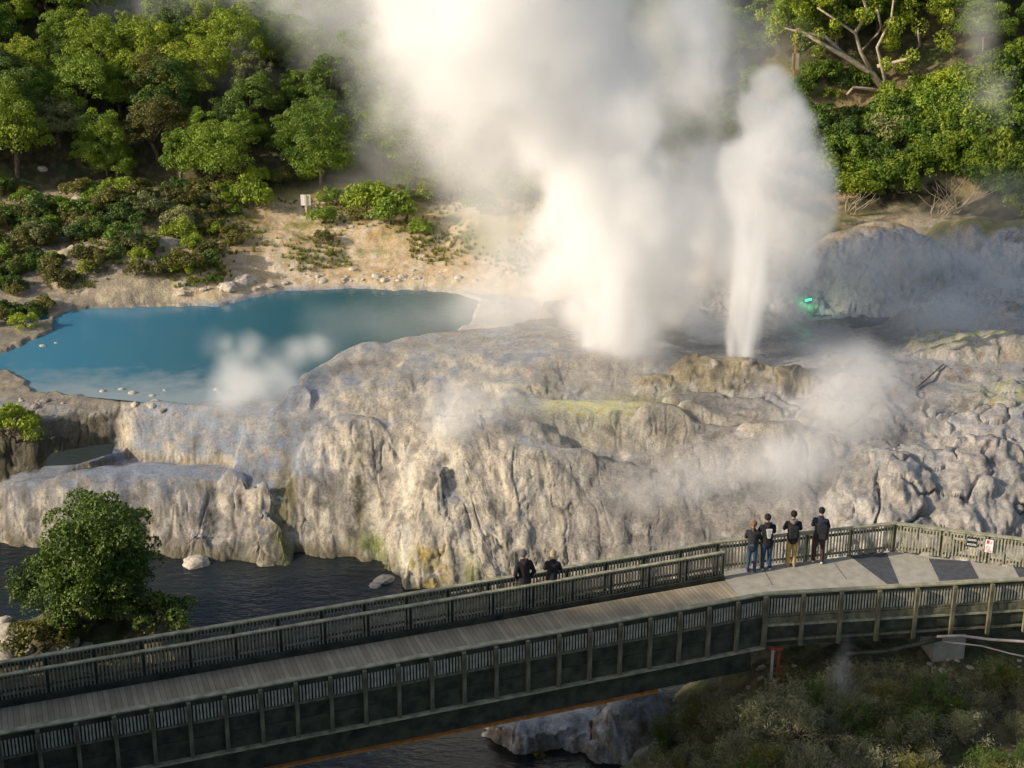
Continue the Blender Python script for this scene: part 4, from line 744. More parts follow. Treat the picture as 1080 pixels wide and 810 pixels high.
# ------------------------------------------------------------------ signs
WHITE = mat_noise('white_sign', (.72, .72, .70), (.82, .82, .80), 4, .5, 0); BLACK = mat_noise('black_sign', (.012, .012, .014), (.03, .03, .032), 5, .4, 0); RED = mat_noise('red_marks', (.55, .02, .05), (.65, .04, .08), 5, .5, 0); POSTM = mat_noise('cream_post', (.50, .44, .26), (.62, .56, .36), 5, .8, .1)
rd = (fe - fc).normalized(); rnm = Vector((rd.y, -rd.x, 0)); rz = math.atan2(rd.y, rd.x)
def sign_at(px, py, w_, h, name, label):
    t = 0.0
    c = P(px, py, .72)
    best = fc + rd * (c - fc).dot(rd); best.z = 0
    o = empty(name, best + rnm * .05 + Vector((0, 0, .22)), rz); o.scale = (.68, .68, .68); return tag(o, label, 'sign')
o = sign_at(1043.5, 573, .36, .55, 'warning_sign', 'white sign with red marks on the right railing')
MB().box((0, 0, .60), (.34, .014, .62)).build('board', WHITE, o); MB().box((.06, .012, 0.0), (.05, .02, .62)).build('post', RAILW, o)
m = MB().box((-.06, -.011, .78), (.11, .006, .14)); 
for k in range(3): m.box((-.095 + .03 * k, -.011, .865), (.018, .006, .05))
m.build('hand_symbol', RED, o); m = MB()
for k in range(16):
    a = 2 * math.pi * k / 16; m.box((-.04 + .085 * math.cos(a), -.011, .5 + .085 * math.sin(a)), (.036, .006, .014), (-math.sin(a), 0, math.cos(a)))
m.box((-.04, -.011, .5), (.17, .006, .014), (1, 0, -1)); m.build('ban_symbol', RED, o); m = MB()
for k in range(4): m.box((.085, -.011, .82 - .035 * k), (.07 - .01 * (k % 2), .006, .012))
for k in range(3): m.box((.02 + .03 * (k % 2), -.011, .38 - .025 * k), (.2, .006, .01))
m.build('small_lettering', RED, o)
o = sign_at(1025, 571, .4, .4, 'information_sign', 'black sign with two pale rows of lettering beside the white one')
MB().box((0, 0, .68), (.46, .014, .46)).build('board', BLACK, o); r_ = random.Random(2)
for zc in (.79, .57):
    m = MB()
    for row in range(2):
        x = -.19
        while x < .17: ww_ = r_.uniform(.02, .05); m.box((x + ww_ / 2, -.011, zc + .03 - .055 * row), (ww_, .006, .034)); x += ww_ + .012
    m.build('lettering', WHITE, o)
o = empty('sign_post', hit(323, 227)); tag(o, 'blank white backed sign on a cream post behind the pool', 'sign')
MB().box((0, -.03, .45), (.11, .06, 1.5)).build('post', POSTM, o); MB().box((0, .02, .88), (.56, .03, .62)).build('board', WHITE, o)
def notice(px, py, label, Yd=91):
    p = PY(px, py, Yd); o = empty('notice_board', p); tag(o, label, 'sign'); MB().box((-.13, 0, .3), (.09, .05, .95)).build('panel', RAILW, o); MB().box((.14, 0, .3), (.20, .05, .95)).build('panel', RAILW, o); MB().tube([(0, .05, -.5), (0, .05, 2.2)], .05, 6).build('post', STEEL, o); return o
notice(838, 70, 'pale double panelled notice board on a rusty post up the slope')
p = PY(454, 46, 93); o = empty('marker_post', p); MB().box((0, 0, 0), (.2, .1, .8)).build('post', POSTM, o); MB().box((.35, 0, .1), (.22, .05, .12)).build('arm', POSTM, o); tag(o, 'cream marker post glimpsed through steam in the forest', 'post')
# lookout rail and its frame, upper right
p = hit(990, 104); o = empty('lookout_fence', p); tag(o, 'weathered timber lookout fence on the ridge under the trees', 'fence')
for x in (-.9, 0, .45, .9, 1.5): MB().box((x, 0, .3 if x else .4), (.08, .08, 1.1 if x else 1.3)).build('post', RAILW, o)
MB().box((-.4, 0, .92), (1.2, .08, .08)).build('rail', RAILW, o); MB().box((.8, 0, .62), (1.6, .06, .08)).build('rail', RAILW, o); MB().box((.8, 0, .2), (1.6, .06, .08)).build('rail', RAILW, o)
# green lamp at the edge of the basin
gmn, nt, b = new_mat('green_glow'); b.inputs['Emission Color'].default_value = (.0, 1, .22, 1); b.inputs['Emission Strength'].default_value = 6; b.inputs['Base Color'].default_value = (.05, .5, .2, 1)
p = hit(851, 319); o = empty('green_lamp', (p.x, p.y - .3, p.z + .1)); tag(o, 'small bright green lamp low on the rocks by the steam column', 'lamp')
MB().box((0, 0, .12), (.30, .05, .07), (1, 0, .25)).build('lens', gmn, o); MB().box((0, .06, .1), (.34, .06, .14), (1, 0, .25)).build('housing', BLACK, o)
gl = bpy.data.lights.new('lamp_light', 'POINT'); gl.energy = 12; gl.color = (.1, 1, .4); gl.shadow_soft_size = .1; go = bpy.data.objects.new('lamp_light', gl); COL.objects.link(go); go.parent = o; go.location = (0, -.2, .3)
tag(MB().tube([hit(965, 412) + Vector((0, 0, .1)), hit(994, 387) + Vector((0, 0, .12))], .06, 6).build('log', GREYROCK), 'thin grey log lying on the wet terrace at right', 'log')

# ------------------------------------------------------------------ people
SKIN = mat_noise('skin', (.34, .19, .13), (.42, .25, .17), 8, .55, 0)
def cloth(name, c): return mat_noise(name, tuple(x * .75 for x in c), tuple(x * 1.25 for x in c), 14, .9, .4, .01)
def skin_obj(name, V, Ed, R, mat, parent, root=0, sub=2, vox=.013):
    m = MB()
    def ball(c, rr):
        b0 = len(m.v); nlat, nlon = 7, 10
        for i in range(nlat + 1):
            for j in range(nlon): th_ = math.pi * i / nlat; ph = 2 * math.pi * j / nlon; m.v.append(Vector((c[0] + rr[0] * math.sin(th_) * math.cos(ph), c[1] + rr[1] * math.sin(th_) * math.sin(ph), c[2] + max(rr[1], min(rr)) * math.cos(th_))))
        for i in range(nlat):
            for j in range(nlon): m.f.append((b0 + i * nlon + j, b0 + (i + 1) * nlon + j, b0 + (i + 1) * nlon + (j + 1) % nlon, b0 + i * nlon + (j + 1) % nlon))
    R = [r if isinstance(r, tuple) else (r, r) for r in R]
    if not Ed: ball(V[0], R[0])
    for a_, b_ in Ed:
        pa, pb = Vector(V[a_]), Vector(V[b_]); n_ = max(2, int((pb - pa).length / (.4 * min(min(R[a_]), min(R[b_])))))
        for k in range(n_ + 1): t = k / n_; ball(pa.lerp(pb, t), tuple(R[a_][q] * (1 - t) + R[b_][q] * t for q in (0, 1)))
    o = m.build(name, mat, parent); md = o.modifiers.new('join', 'REMESH'); md.mode = 'VOXEL'; md.voxel_size = vox; md.use_smooth_shade = True
    sm_ = o.modifiers.new('smooth', 'SMOOTH'); sm_.factor = .5; sm_.iterations = 3 if vox > .008 else 1; return o
def bake(o):
    dg = bpy.context.evaluated_depsgraph_get(); dg.update(); me = bpy.data.meshes.new_from_object(o.evaluated_get(dg)); o.modifiers.clear(); o.data = me
def person(px, py, h, rz, lean, label, top, legs, hairc, shoe, arms='rail', hood=None, hair='short', stance=.11, off=(0, 0), coat=False, skirt=0):
    p = P(px, py, 0); s = h / 1.75; root = empty('person', (p.x + off[0], p.y + off[1], .006), rz); root.scale = (s, s, s); tag(root, label, 'person')
    def ln(x, y, z): return (x, y + lean * max(0, z - .92) * 1.0, z - lean * lean * .35 * max(0, z - .92))
    V, Ed, R = [], [], []
    def add(p_, r, par=None):
        V.append(p_); R.append(r)
        if par is not None: Ed.append((par, len(V) - 1))
        return len(V) - 1
    pe = add(ln(0, 0, .95), (.13, .09)); sp_ = add(ln(0, .02, 1.14), (.11, .08), pe); ch = add(ln(0, .01, 1.34), (.13, .085), sp_); nb = add(ln(0, .02, 1.46), (.075, .062), ch); nk = add(ln(0, .04, 1.53), .055, nb); h1 = add(ln(0, .055, 1.60), (.068, .078), nk); h2 = add(ln(0, .05, 1.67), (.078, .092), h1); h3 = add(ln(0, .045, 1.72), (.055, .06), h2)
    jk = [[], [], []]; hands = []
    for sx in (-1, 1):
        sh_ = add(ln(.17 * sx, .01, 1.39), .048, ch)
        if arms == 'rail': el = ln(.24 * sx, .16, 1.16); wr = ln(.13 * sx, .36, 1.10)
        elif arms == 'pocket': el = ln(.27 * sx, -.04, 1.14); wr = ln(.20 * sx, .10, .96)
        else: el = ln(.25 * sx, .02, 1.12); wr = ln(.22 * sx, .10, .90)
        e_ = add(el, .045, sh_); w__ = add(wr, .028, e_); wv, ev = Vector(wr), Vector(el); dr = (wv - ev).normalized(); side = Vector((sx, 0, 0)); side = (side - dr * side.dot(dr)).normalized()
        pm_ = add(tuple(wv + dr * .06), (.036, .018), w__); pk = pm_
        for f in range(4):
            b_ = add(tuple(wv + dr * .085 + side * (-.027 + .018 * f)), .0095, pk); c_ = add(tuple(wv + dr * (.12 + .006 * (f in (1, 2))) + side * (-.03 + .02 * f) + Vector((0, 0, -.008))), .0085, b_); add(tuple(wv + dr * (.14 + .008 * (f in (1, 2))) + side * (-.031 + .0205 * f) + Vector((0, 0, -.028))), .0075, c_)
        th = add(tuple(wv + dr * .045 - side * .035), .011, w__); add(tuple(wv + dr * .08 - side * .055 + Vector((0, 0, -.01))), .0085, th)
    for sx in (-1, 1):
        hp = add((.085 * sx, 0, .88), .078, pe); kn_ = add((stance * .9 * sx, .03, .49), .055, hp); an = add((stance * sx, -.01, .09), .038, kn_); add((stance * 1.15 * sx, .13, .04), .032, an)
    nose = add(ln(0, .145, 1.635), .012, h2)
    for sx in (-1, 1): add(ln(.085 * sx, .04, 1.645), .016, h2)
    o = skin_obj('body', V, Ed, R, SKIN, root, vox=.0075); bake(o)
    tm_ = cloth('jacket_cloth', top); V, Ed, R = [], [], []
    zl = .86 if not coat else .72
    a0 = add(ln(0, 0, zl), (.178 if not coat else .195, .14)); a1 = add(ln(0, .01, 1.06), (.165, .13), a0); a2 = add(ln(0, .01, 1.32), (.18, .13), a1); a3 = add(ln(0, .02, 1.455), (.10, .085), a2)
    for sx in (-1, 1):
        q1 = add(ln(.175 * sx, .01, 1.385), .075, a2)
        if arms == 'rail': el = ln(.24 * sx, .16, 1.16); wr = ln(.14 * sx, .34, 1.105)
        elif arms == 'pocket': el = ln(.27 * sx, -.04, 1.14); wr = ln(.205 * sx, .09, .97)
        else: el = ln(.25 * sx, .02, 1.12); wr = ln(.22 * sx, .095, .92)
        q2 = add(el, .062, q1); add(wr, .048, q2)
    j_ = skin_obj('jacket', V, Ed, R, tm_, root); bake(j_)
    V, Ed, R = [], [], []; a0 = add((0, 0, 1.0), (.135, .105)); a0 = add((0, 0, .93), (.16, .12), a0)
    for sx in (-1, 1): q1 = add((.085 * sx, 0, .84), .102, a0); q2 = add((stance * .9 * sx, .03, .49), .07, q1); add((stance * sx, -.01, .10), .06, q2)
    t_ = skin_obj('trousers', V, Ed, R, cloth('trouser_cloth', legs), root); bake(t_)
    for sx in (-1, 1):
        V, Ed, R = [], [], []; a0 = add((stance * sx, -.04, .05), (.045, .045)); add((stance * 1.15 * sx, .16, .035), (.042, .034), a0); s_ = skin_obj('shoe', V, Ed, R, cloth('shoe_leather', shoe), root); bake(s_)
    hm_ = cloth('hair', hairc); bm = bmesh.new(); bmesh.ops.create_icosphere(bm, subdivisions=4, radius=1); hc = Vector(ln(0, .045, 1.67))
    dl_ = []
    for v in bm.verts:
        if v.co.y > .35 and v.co.z < .45 or v.co.z < -.75: dl_.append(v); continue
        n_ = 1 + .05 * math.sin(v.co.x * 21) * math.sin(v.co.y * 17 + v.co.z * 13); v.co = Vector((v.co.x * .098 * n_, v.co.y * .113 * n_ - .006, v.co.z * .108 * n_)) + hc
    bmesh.ops.delete(bm, geom=dl_, context='VERTS'); hme = bpy.data.meshes.new('hair'); bm.to_mesh(hme); bm.free(); ho = mesh_obj('hair', hme, hm_, root)
    if hair == 'pony': V, Ed, R = [], [], []; a0 = add(tuple(hc + Vector((0, -.10, .02))), .028); a1 = add(tuple(hc + Vector((0, -.16, -.10))), .036, a0); add(tuple(hc + Vector((0, -.15, -.33))), .014, a1); q = skin_obj('ponytail', V, Ed, R, hm_, root); bake(q)
    if hair == 'long': V, Ed, R = [], [], []; a0 = add(tuple(hc + Vector((0, -.06, 0))), (.085, .06)); a1 = add(tuple(hc + Vector((0, -.09, -.13))), (.09, .045), a0); add(tuple(hc + Vector((0, -.08, -.22))), (.05, .03), a1); q = skin_obj('long_hair', V, Ed, R, hm_, root); bake(q)
    for sx in (-1, 1):
        bm = bmesh.new(); bmesh.ops.create_icosphere(bm, subdivisions=2, radius=.012); e_me = bpy.data.meshes.new('eye'); bm.to_mesh(e_me); bm.free(); eo = mesh_obj('eye', e_me, BLACK, root); eo.location = ln(.032 * sx, .128, 1.665)
    V, Ed, R = [], [], []; a0 = add(ln(-.024, .128, 1.605), .006); add(ln(.024, .128, 1.605), .006, a0); q = skin_obj('mouth', V, Ed, R, RED, root, sub=1); bake(q)
    if hood is not None: V, Ed, R = [], [], []; a0 = add(ln(-.08, -.03, 1.49), .05); a1 = add(ln(0, -.10, 1.45), .065, a0); add(ln(.08, -.03, 1.49), .05, a1); q = skin_obj('hood', V, Ed, R, cloth('hood_cloth', hood), root); bake(q)
    return root, ln
def backpack(root, ln, c, label, x=0.0, z=1.2, sz=(.17, .10, .21)):
    bm = bmesh.new(); bmesh.ops.create_cube(bm, size=2); bmesh.ops.bevel(bm, geom=bm.edges[:], offset=.55, segments=4, affect='EDGES', profile=.6); me = bpy.data.meshes.new('backpack'); bm.to_mesh(me); bm.free(); me.polygons.foreach_set('use_smooth', [True] * len(me.polygons))
    o = mesh_obj('backpack', me, cloth('bag_cloth', c)); q = Vector(ln(x, -.20, z)) * root.scale.x; o.rotation_euler = root.rotation_euler; o.location = root.location + Matrix.Rotation(root.rotation_euler.z, 3, 'Z') @ q; o.scale = sz
    tag(o, label, 'backpack')
    for sx in (-1, 1):
        st = MB().tube([(.55 * sx, .95, -.7), (.75 * sx, 1.15, .2), (.6 * sx, 1.0, .85)], .12, 6).build('strap', BLACK, o, True)
    MB().box((0, -1.02, -.35), (1.2, .12, .7)).build('pocket', BLACK, o)
DK = (.012, .012, .016)
r1, l1 = person(792, 603.5, 1.60, -.25, .22, 'woman in black jacket and blue jeans with a brown ponytail at the back railing', (.014, .015, .018), (.03, .075, .14), (.20, .10, .045), (.10, .10, .22), hair='pony', off=(0, .03))
r2, l2 = person(807.5, 601.5, 1.80, .1, .10, 'tall man in black hoodie with a white print on its back and jeans', (.008, .008, .010), (.02, .055, .12), (.012, .01, .01), (.5, .48, .42), hood=(.01, .01, .012))
m = MB(); r_ = random.Random(6)
for (x, z, w_, h_) in ((0, 1.36, .17, .05), (-.05, 1.30, .035, .10), (.0, 1.29, .05, .08), (.055, 1.30, .035, .10), (0, 1.22, .12, .035), (-.03, 1.17, .05, .04), (.03, 1.165, .045, .05), (0, 1.12, .07, .03)):
    q = l2(x, -.155 - .012 * (abs(z - 1.32) < .08), z); m.box(q, (w_, .05, h_), (1, 0, 0), (0, .12, 1))
m.build('back_print', cloth('white_print', (.6, .6, .6)), r2)
r3, l3 = person(834, 597.5, 1.80, -.05, .06, 'man in black jacket with grey hood and tan trousers at the back railing', (.013, .013, .015), (.42, .29, .11), (.01, .009, .009), (.35, .25, .18), hood=(.16, .14, .13), stance=.09)
backpack(r3, l3, (.012, .012, .015), 'small black backpack worn by the man in tan trousers', sz=(.15, .085, .20))
r4, l4 = person(862, 594, 1.76, -.3, .26, 'man in dark navy jacket and brown trousers leaning on the back railing', (.016, .02, .035), (.055, .028, .022), (.01, .009, .009), (.6, .58, .54), stance=.13)
backpack(r4, l4, (.008, .008, .010), 'large black bag slung on the back of the man in navy', x=.10, z=1.12, sz=(.17, .11, .24))
r5, l5 = person(555, 644, 1.86, .35, .10, 'grey haired man in long dark coat standing between the bridge railings', (.016, .012, .016), (.02, .02, .025), (.13, .125, .12), (.02, .015, .012), arms='pocket', hood=(.018, .013, .018), coat=True, off=(-.05, .0))
r6, l6 = person(582, 640, 1.66, -.1, .35, 'blond haired woman in black jacket leaning on the far bridge railing', (.010, .010, .015), (.015, .015, .02), (.42, .32, .18), (.02, .02, .02), hair='long', off=(0, .02))

# ------------------------------------------------------------------ unseen wooded spur, added out of view to shade bridge and river
SPR = [(-52, 14), (-40, 17.5), (-24, 23.0), (-15, 19.5), (-12, 14.5), (-20, 4)]; SPT = 12.0
sx_ = np.linspace(-62, -8, 90); sy_ = np.linspace(-6, 34, 80); SX, SY = np.meshgrid(sx_, sy_, indexing='ij'); dd = dist_line(np.array([(-54, 17), (-42, 21), (-29, 25.0), (-22, 24.8), (-17, 23), (-20, 8)], float), SX, SY)
SZ = np.maximum(-6, SPT - .35 * dd - .45 * np.clip(dd - 1.5, 0, 99) ** 1.7 + .8 * fbm(SX, SY, 0, 5, 3, 3)); k_ = np.arange(SX.size).reshape(SX.shape)
me = np_mesh('hill', np.stack([SX, SY, SZ], -1).reshape(-1, 3), np.stack([k_[:-1, :-1], k_[1:, :-1], k_[1:, 1:], k_[:-1, 1:]], -1).reshape(-1, 4), True); tag(mesh_obj('hill', me, mat_noise('hill_soil', (.05, .05, .02), (.11, .09, .04), 2)), kind='structure')  # unseen hill, added to cast the shade
def spz(x, y): i = int(np.argmin(abs(sx_ - x))); j = int(np.argmin(abs(sy_ - y))); return float(SZ[i, j])
for k in range(34):
    t = k / 33; xs = [-54, -42, -29, -21, -16.5]; x = np.interp(t, [0, .3, .62, .85, 1], xs) + rng.uniform(-1, 1); y = np.interp(t, [0, .3, .62, .85, 1], [18.5, 22.5, 26.5, 26.3, 24.5]) + rng.uniform(-1.2, 1.0); v = rng.choice(TV)
    plant_thing('shade_spur_tree', 'tree', 'unseen bushy tree on the spur added to cast shade', 'unseen trees on the added shade spur', v[0], v[1], LM['dark'], (x, y, spz(x, y) - .4), rng.uniform(.9, 1.3), rng.uniform(0, 6.28))

# ------------------------------------------------------------------ steam
def up(n, cells, r):       # cubic interpolation matrix from a random lattice
    t = np.linspace(0, cells, n); i = np.floor(t).astype(int); f = t - i; M = np.zeros((n, cells + 4))
    for k, wt in enumerate(((1 - f) ** 3 / 6, (3 * f**3 - 6 * f**2 + 4) / 6, (-3 * f**3 + 3 * f**2 + 3 * f + 1) / 6, f**3 / 6)): M[np.arange(n), i + k] += wt
    return M
def vnoise(shape, size, s, seed):
    r = np.random.RandomState(seed); c = [max(1, int(math.ceil(q / s_))) for q, s_ in zip(size, s if isinstance(s, tuple) else (s,) * 3)]
    L = r.uniform(-1, 1, tuple(x + 4 for x in c)); a = np.tensordot(up(shape[0], c[0], r), L, (1, 0)); a = np.tensordot(up(shape[1], c[1], r), a, (1, 1)).transpose(1, 0, 2); a = np.tensordot(a, up(shape[2], c[2], r), (2, 1)); return a * 1.9
def vfbm(shape, size, s, seed, o=4, bil_=False, gain=.5, st=(1, 1, 1)):
    t = 0; a = 1; n = 0
    for k in range(o):
        q = vnoise(shape, size, tuple(s * x for x in st), seed + k)
        if bil_: q = 1 - 2 * np.abs(q)
        t = t + a * q; n += a; a *= gain; s *= .5
    return t / n
def steam_mat(name, aniso=0.0, col=(1, 1, 1)):
    m = bpy.data.materials.new(name); m.use_nodes = True; nt = m.node_tree; nt.nodes.clear(); o = nt.nodes.new('ShaderNodeOutputMaterial'); v = nt.nodes.new('ShaderNodeVolumePrincipled'); v.inputs['Color'].default_value = (*col, 1); v.inputs['Density'].default_value = 1; v.inputs['Anisotropy'].default_value = aniso; nt.links.new(v.outputs[0], o.inputs['Volume']); return m
SM = steam_mat('steam')
def volume(name, lo, hi, D, label, cat):
    nx_, ny_, nz_ = D.shape; lo = tuple(lo); hi = tuple(hi)
    me = bpy.data.meshes.new(name); me.vertices.add(D.size); a = me.attributes.new('dens', 'FLOAT', 'POINT'); a.data.foreach_set('value', D.astype(np.float32).ravel()); ob = mesh_obj(name, me, SM); ob.scale, ob.location = ((1.07,) * 3, (0, 0, -1.47)) if name in ('geyser_steam_column', 'water_jet_steam') else ((1, 1, 1), (0, 0, 0))
    g = bpy.data.node_groups.new(name, 'GeometryNodeTree'); g.interface.new_socket('Geometry', in_out='INPUT', socket_type='NodeSocketGeometry'); g.interface.new_socket('Geometry', in_out='OUTPUT', socket_type='NodeSocketGeometry'); N = g.nodes.new; L = g.links.new
    gi = N('NodeGroupInput'); go_ = N('NodeGroupOutput'); vc = N('GeometryNodeVolumeCube'); vc.inputs['Min'].default_value = lo; vc.inputs['Max'].default_value = hi
    for k, n_ in zip(('Resolution X', 'Resolution Y', 'Resolution Z'), D.shape): vc.inputs[k].default_value = n_
    si = N('GeometryNodeSampleIndex'); si.data_type = 'FLOAT'; si.domain = 'POINT'; si.clamp = True; na = N('GeometryNodeInputNamedAttribute'); na.data_type = 'FLOAT'; na.inputs['Name'].default_value = 'dens'; pos = N('GeometryNodeInputPosition')
    def vm(op, a_, b_): q = N('ShaderNodeVectorMath'); q.operation = op; L(a_, q.inputs[0]); q.inputs[1].default_value = b_; return q.outputs[0] if op != 'DOT_PRODUCT' else q.outputs['Value']
    x_ = vm('SUBTRACT', pos.outputs[0], lo); x_ = vm('MULTIPLY', x_, tuple((n_ - 1) / (h - l) for n_, l, h in zip(D.shape, lo, hi))); x_ = vm('ADD', x_, (.5, .5, .5)); fl_ = N('ShaderNodeVectorMath'); fl_.operation = 'FLOOR'; L(x_, fl_.inputs[0]); x_ = vm('DOT_PRODUCT', fl_.outputs[0], (ny_ * nz_, nz_, 1))
    L(gi.outputs[0], si.inputs['Geometry']); L(na.outputs[0], si.inputs['Value']); L(x_, si.inputs['Index']); L(si.outputs[0], vc.inputs['Density'])
    sm = N('GeometryNodeSetMaterial'); sm.inputs['Material'].default_value = SM; L(vc.outputs[0], sm.inputs[0]); L(sm.outputs[0], go_.inputs[0]); md = ob.modifiers.new('steam', 'NODES'); md.node_group = g
    return tag(ob, label, cat, kind='stuff')
def grid(lo, hi, s):
    sh = tuple(int((h - l) / s) + 1 for l, h in zip(lo, hi)); ax = [np.linspace(l, h, n_)[tuple(slice(None) if i == k else None for i in range(3))] for k, (l, h, n_) in enumerate(zip(lo, hi, sh))]; return sh, tuple(h - l for l, h in zip(lo, hi)), ax
def edgefade(sh, k=4):
    o = 1
    for a, n_ in enumerate(sh):
        i = np.arange(n_); e = np.clip(np.minimum(i, n_ - 1 - i) / k, 0, 1); o = o * e[tuple(slice(None) if q == a else None for q in range(3))]
    return o
# main column
lo, hi = (-9.5, 52.5, .9), (10.5, 67, 21.0); sh, sz, (gx_, gy_, gz_) = grid(lo, hi, .125)
nb_ = vfbm(sh, sz, 3.0, 3, 5, True, .66); ns_ = vfbm(sh, sz, 5.0, 13, 3)
zc = gz_; cx = np.interp(zc, [1, 3.8, 7.7, 11.4, 15, 19], [4.3, 4.5, 3.8, 1.9, .2, -1.4]); rx = np.interp(zc, [1, 2.5, 3.8, 7.7, 11.4, 15, 19], [1.7, 2.2, 2.7, 3.7, 4.7, 5.9, 7.0]); cy_ = np.interp(zc, [1, 19], [58.6, 61.5])
rho = np.sqrt(((gx_ - cx) / rx) ** 2 + ((gy_ - cy_) / (rx * .62)) ** 2); br_ = random.Random(12)
for k in range(64):
    h_ = br_.uniform(2.0, 19.5); a_ = br_.uniform(0, 6.283); R_ = float(np.interp(h_, [1, 7.7, 15, 19], [2.0, 4.1, 6.6, 7.6])); c_ = (float(np.interp(h_, [1, 7.7, 15, 19], [4.3, 4.2, 1.8, .4])) + .86 * R_ * math.cos(a_), float(np.interp(h_, [1, 19], [58.6, 61.5])) + .5 * R_ * math.sin(a_), h_); q_ = R_ * br_.uniform(.16, .34)
    rho = np.minimum(rho, .48 + .52 * np.sqrt((gx_ - c_[0]) ** 2 + (gy_ - c_[1]) ** 2 + ((gz_ - c_[2]) * .9) ** 2) / q_)
rho = rho * (1 + .17 * np.clip((gx_ - cx - .5) / 3, 0, 1) * sst(6.5, 10.5, zc)); q = 1 - rho + (.52 * nb_ + .30 * ns_) * np.interp(zc, [1, 4, 10], [.5, .9, 1.15])
D = .48 * np.clip(q * 2.2, 0, 1) ** 1.7 * np.interp(zc, [.9, 3, 8, 20], [1.0, 1.1, 1.1, .9]); D *= np.clip((q + .9), 0, 1.2)
D += .14 * np.clip(1.55 - rho + .7 * ns_ + .5 * nb_, 0, 1) ** 2
st_ = vfbm(sh, sz, .45, 57, 3, st=(1, 1, 5))
for jx_, jy_, jh_, jr_ in ((4.0, 58.3, 6.5, .95), (4.9, 58.0, 5.0, .7), (3.2, 58.6, 4.2, .6)):
    rj = np.sqrt((gx_ - jx_ - .05 * (zc - 1)) ** 2 + (gy_ - jy_) ** 2) / (jr_ * (1 - .5 * np.clip((zc - 1) / jh_, 0, 1))); D += np.clip((1 - rj) * 1.8 + 1.1 * st_, 0, 1) * 1.5 * np.clip((jh_ - zc) / 2.5, 0, 1)
D *= edgefade(sh)
volume('geyser_steam_column', lo, hi, D, 'huge billowing white steam column rising from the main geyser', 'steam column')
# second column with the water jet
lo, hi = (6.6, 54.5, .9), (14.6, 61.5, 13.6); sh, sz, (gx_, gy_, gz_) = grid(lo, hi, .08)
nb_ = vfbm(sh, sz, 1.9, 37, 5, True, .66); ns_ = vfbm(sh, sz, 2.4, 43, 3); st_ = vfbm(sh, sz, .22, 53, 3, st=(1, 1, 7))
zc = gz_; q = np.full(sh, -9.0)
for px, py, R_ in ((812, 92, .75), (800, 118, .95), (826, 128, .95), (812, 158, 1.45), (838, 188, 1.45), (796, 202, 1.5), (854, 222, 1.15), (826, 238, 1.8), (792, 262, 1.5), (838, 276, 1.35), (802, 306, 1.4), (826, 322, 1.0), (790, 340, 1.2), (858, 196, .8), (776, 170, .8)):
    c_ = PY(px, py, 58.0 + .4 * math.sin(px)); q = np.logaddexp(q * 6, (1 - np.sqrt((gx_ - c_.x) ** 2 + ((gy_ - c_.y) * 1.1) ** 2 + (gz_ - c_.z) ** 2) / R_) * 6) / 6
q = q + .50 * nb_ + .30 * ns_ - .05
D = np.clip(q * 2.6, 0, 1) ** 1.6 * np.interp(zc, [.9, 3, 5, 8, 13], [.10, .22, .5, .9, 1.0])
jr = np.interp(zc, [1, 4, 7.5, 8.5], [.74, .78, .62, .15]) * (1 + .35 * ns_); jx = np.interp(zc, [1, 8], [9.5, 9.3]) + .12 * nb_; rj = np.sqrt((gx_ - jx) ** 2 + (gy_ - 57.9) ** 2) / jr
D += np.clip((1.0 - rj) * 1.6 + 1.3 * st_, 0, 1) ** 1.3 * 2.0 * np.clip((8.2 - zc) / 4, 0, 1) * np.clip(.8 + 1.6 * st_, .08, 2.4)
D *= edgefade(sh, 3); volume('water_jet_steam', lo, hi, D, 'narrow white water jet with rounded steam cloud right of the main column', 'geyser jet')
lo, hi = (-14.6, 55.5, -3.2), (-5.6, 63.5, 2.6); sh, sz, (gx_, gy_, gz_) = grid(lo, hi, .09); nb_ = vfbm(sh, sz, 1.3, 133, 5, True, .62); ns_ = vfbm(sh, sz, 2.2, 143, 3); q = np.full(sh, -9.0)
for px, py, R_, Y_ in ((235, 455, .8, 55.3), (262, 445, .9, 55.6), (245, 425, 1.0, 56.0), (270, 405, 1.0, 56.6), (245, 388, .95, 57), (262, 368, .75, 57.3), (238, 362, .5, 57.4), (290, 388, .9, 57.2), (312, 375, .8, 57.8), (215, 440, .6, 55.6), (285, 430, .7, 55.8), (335, 368, .7, 58.3), (225, 465, .7, 55.2), (255, 400, 1.1, 57.0), (300, 405, .9, 56.8)):
    c_ = PY(px, py, Y_ + 2.7); q = np.logaddexp(q * 5, (1 - np.sqrt((gx_ - c_.x) ** 2 + (gy_ - c_.y) ** 2 + (gz_ - c_.z) ** 2) / R_) * 5) / 5
q = q + .42 * nb_ + .42 * ns_ - .02; D = .62 * np.clip(q * 1.1, 0, 1) ** 1.4 * edgefade(sh, 5); volume('pool_edge_steam', lo, hi, D, 'white puff of steam rising where the blue pool meets the mound', 'steam')
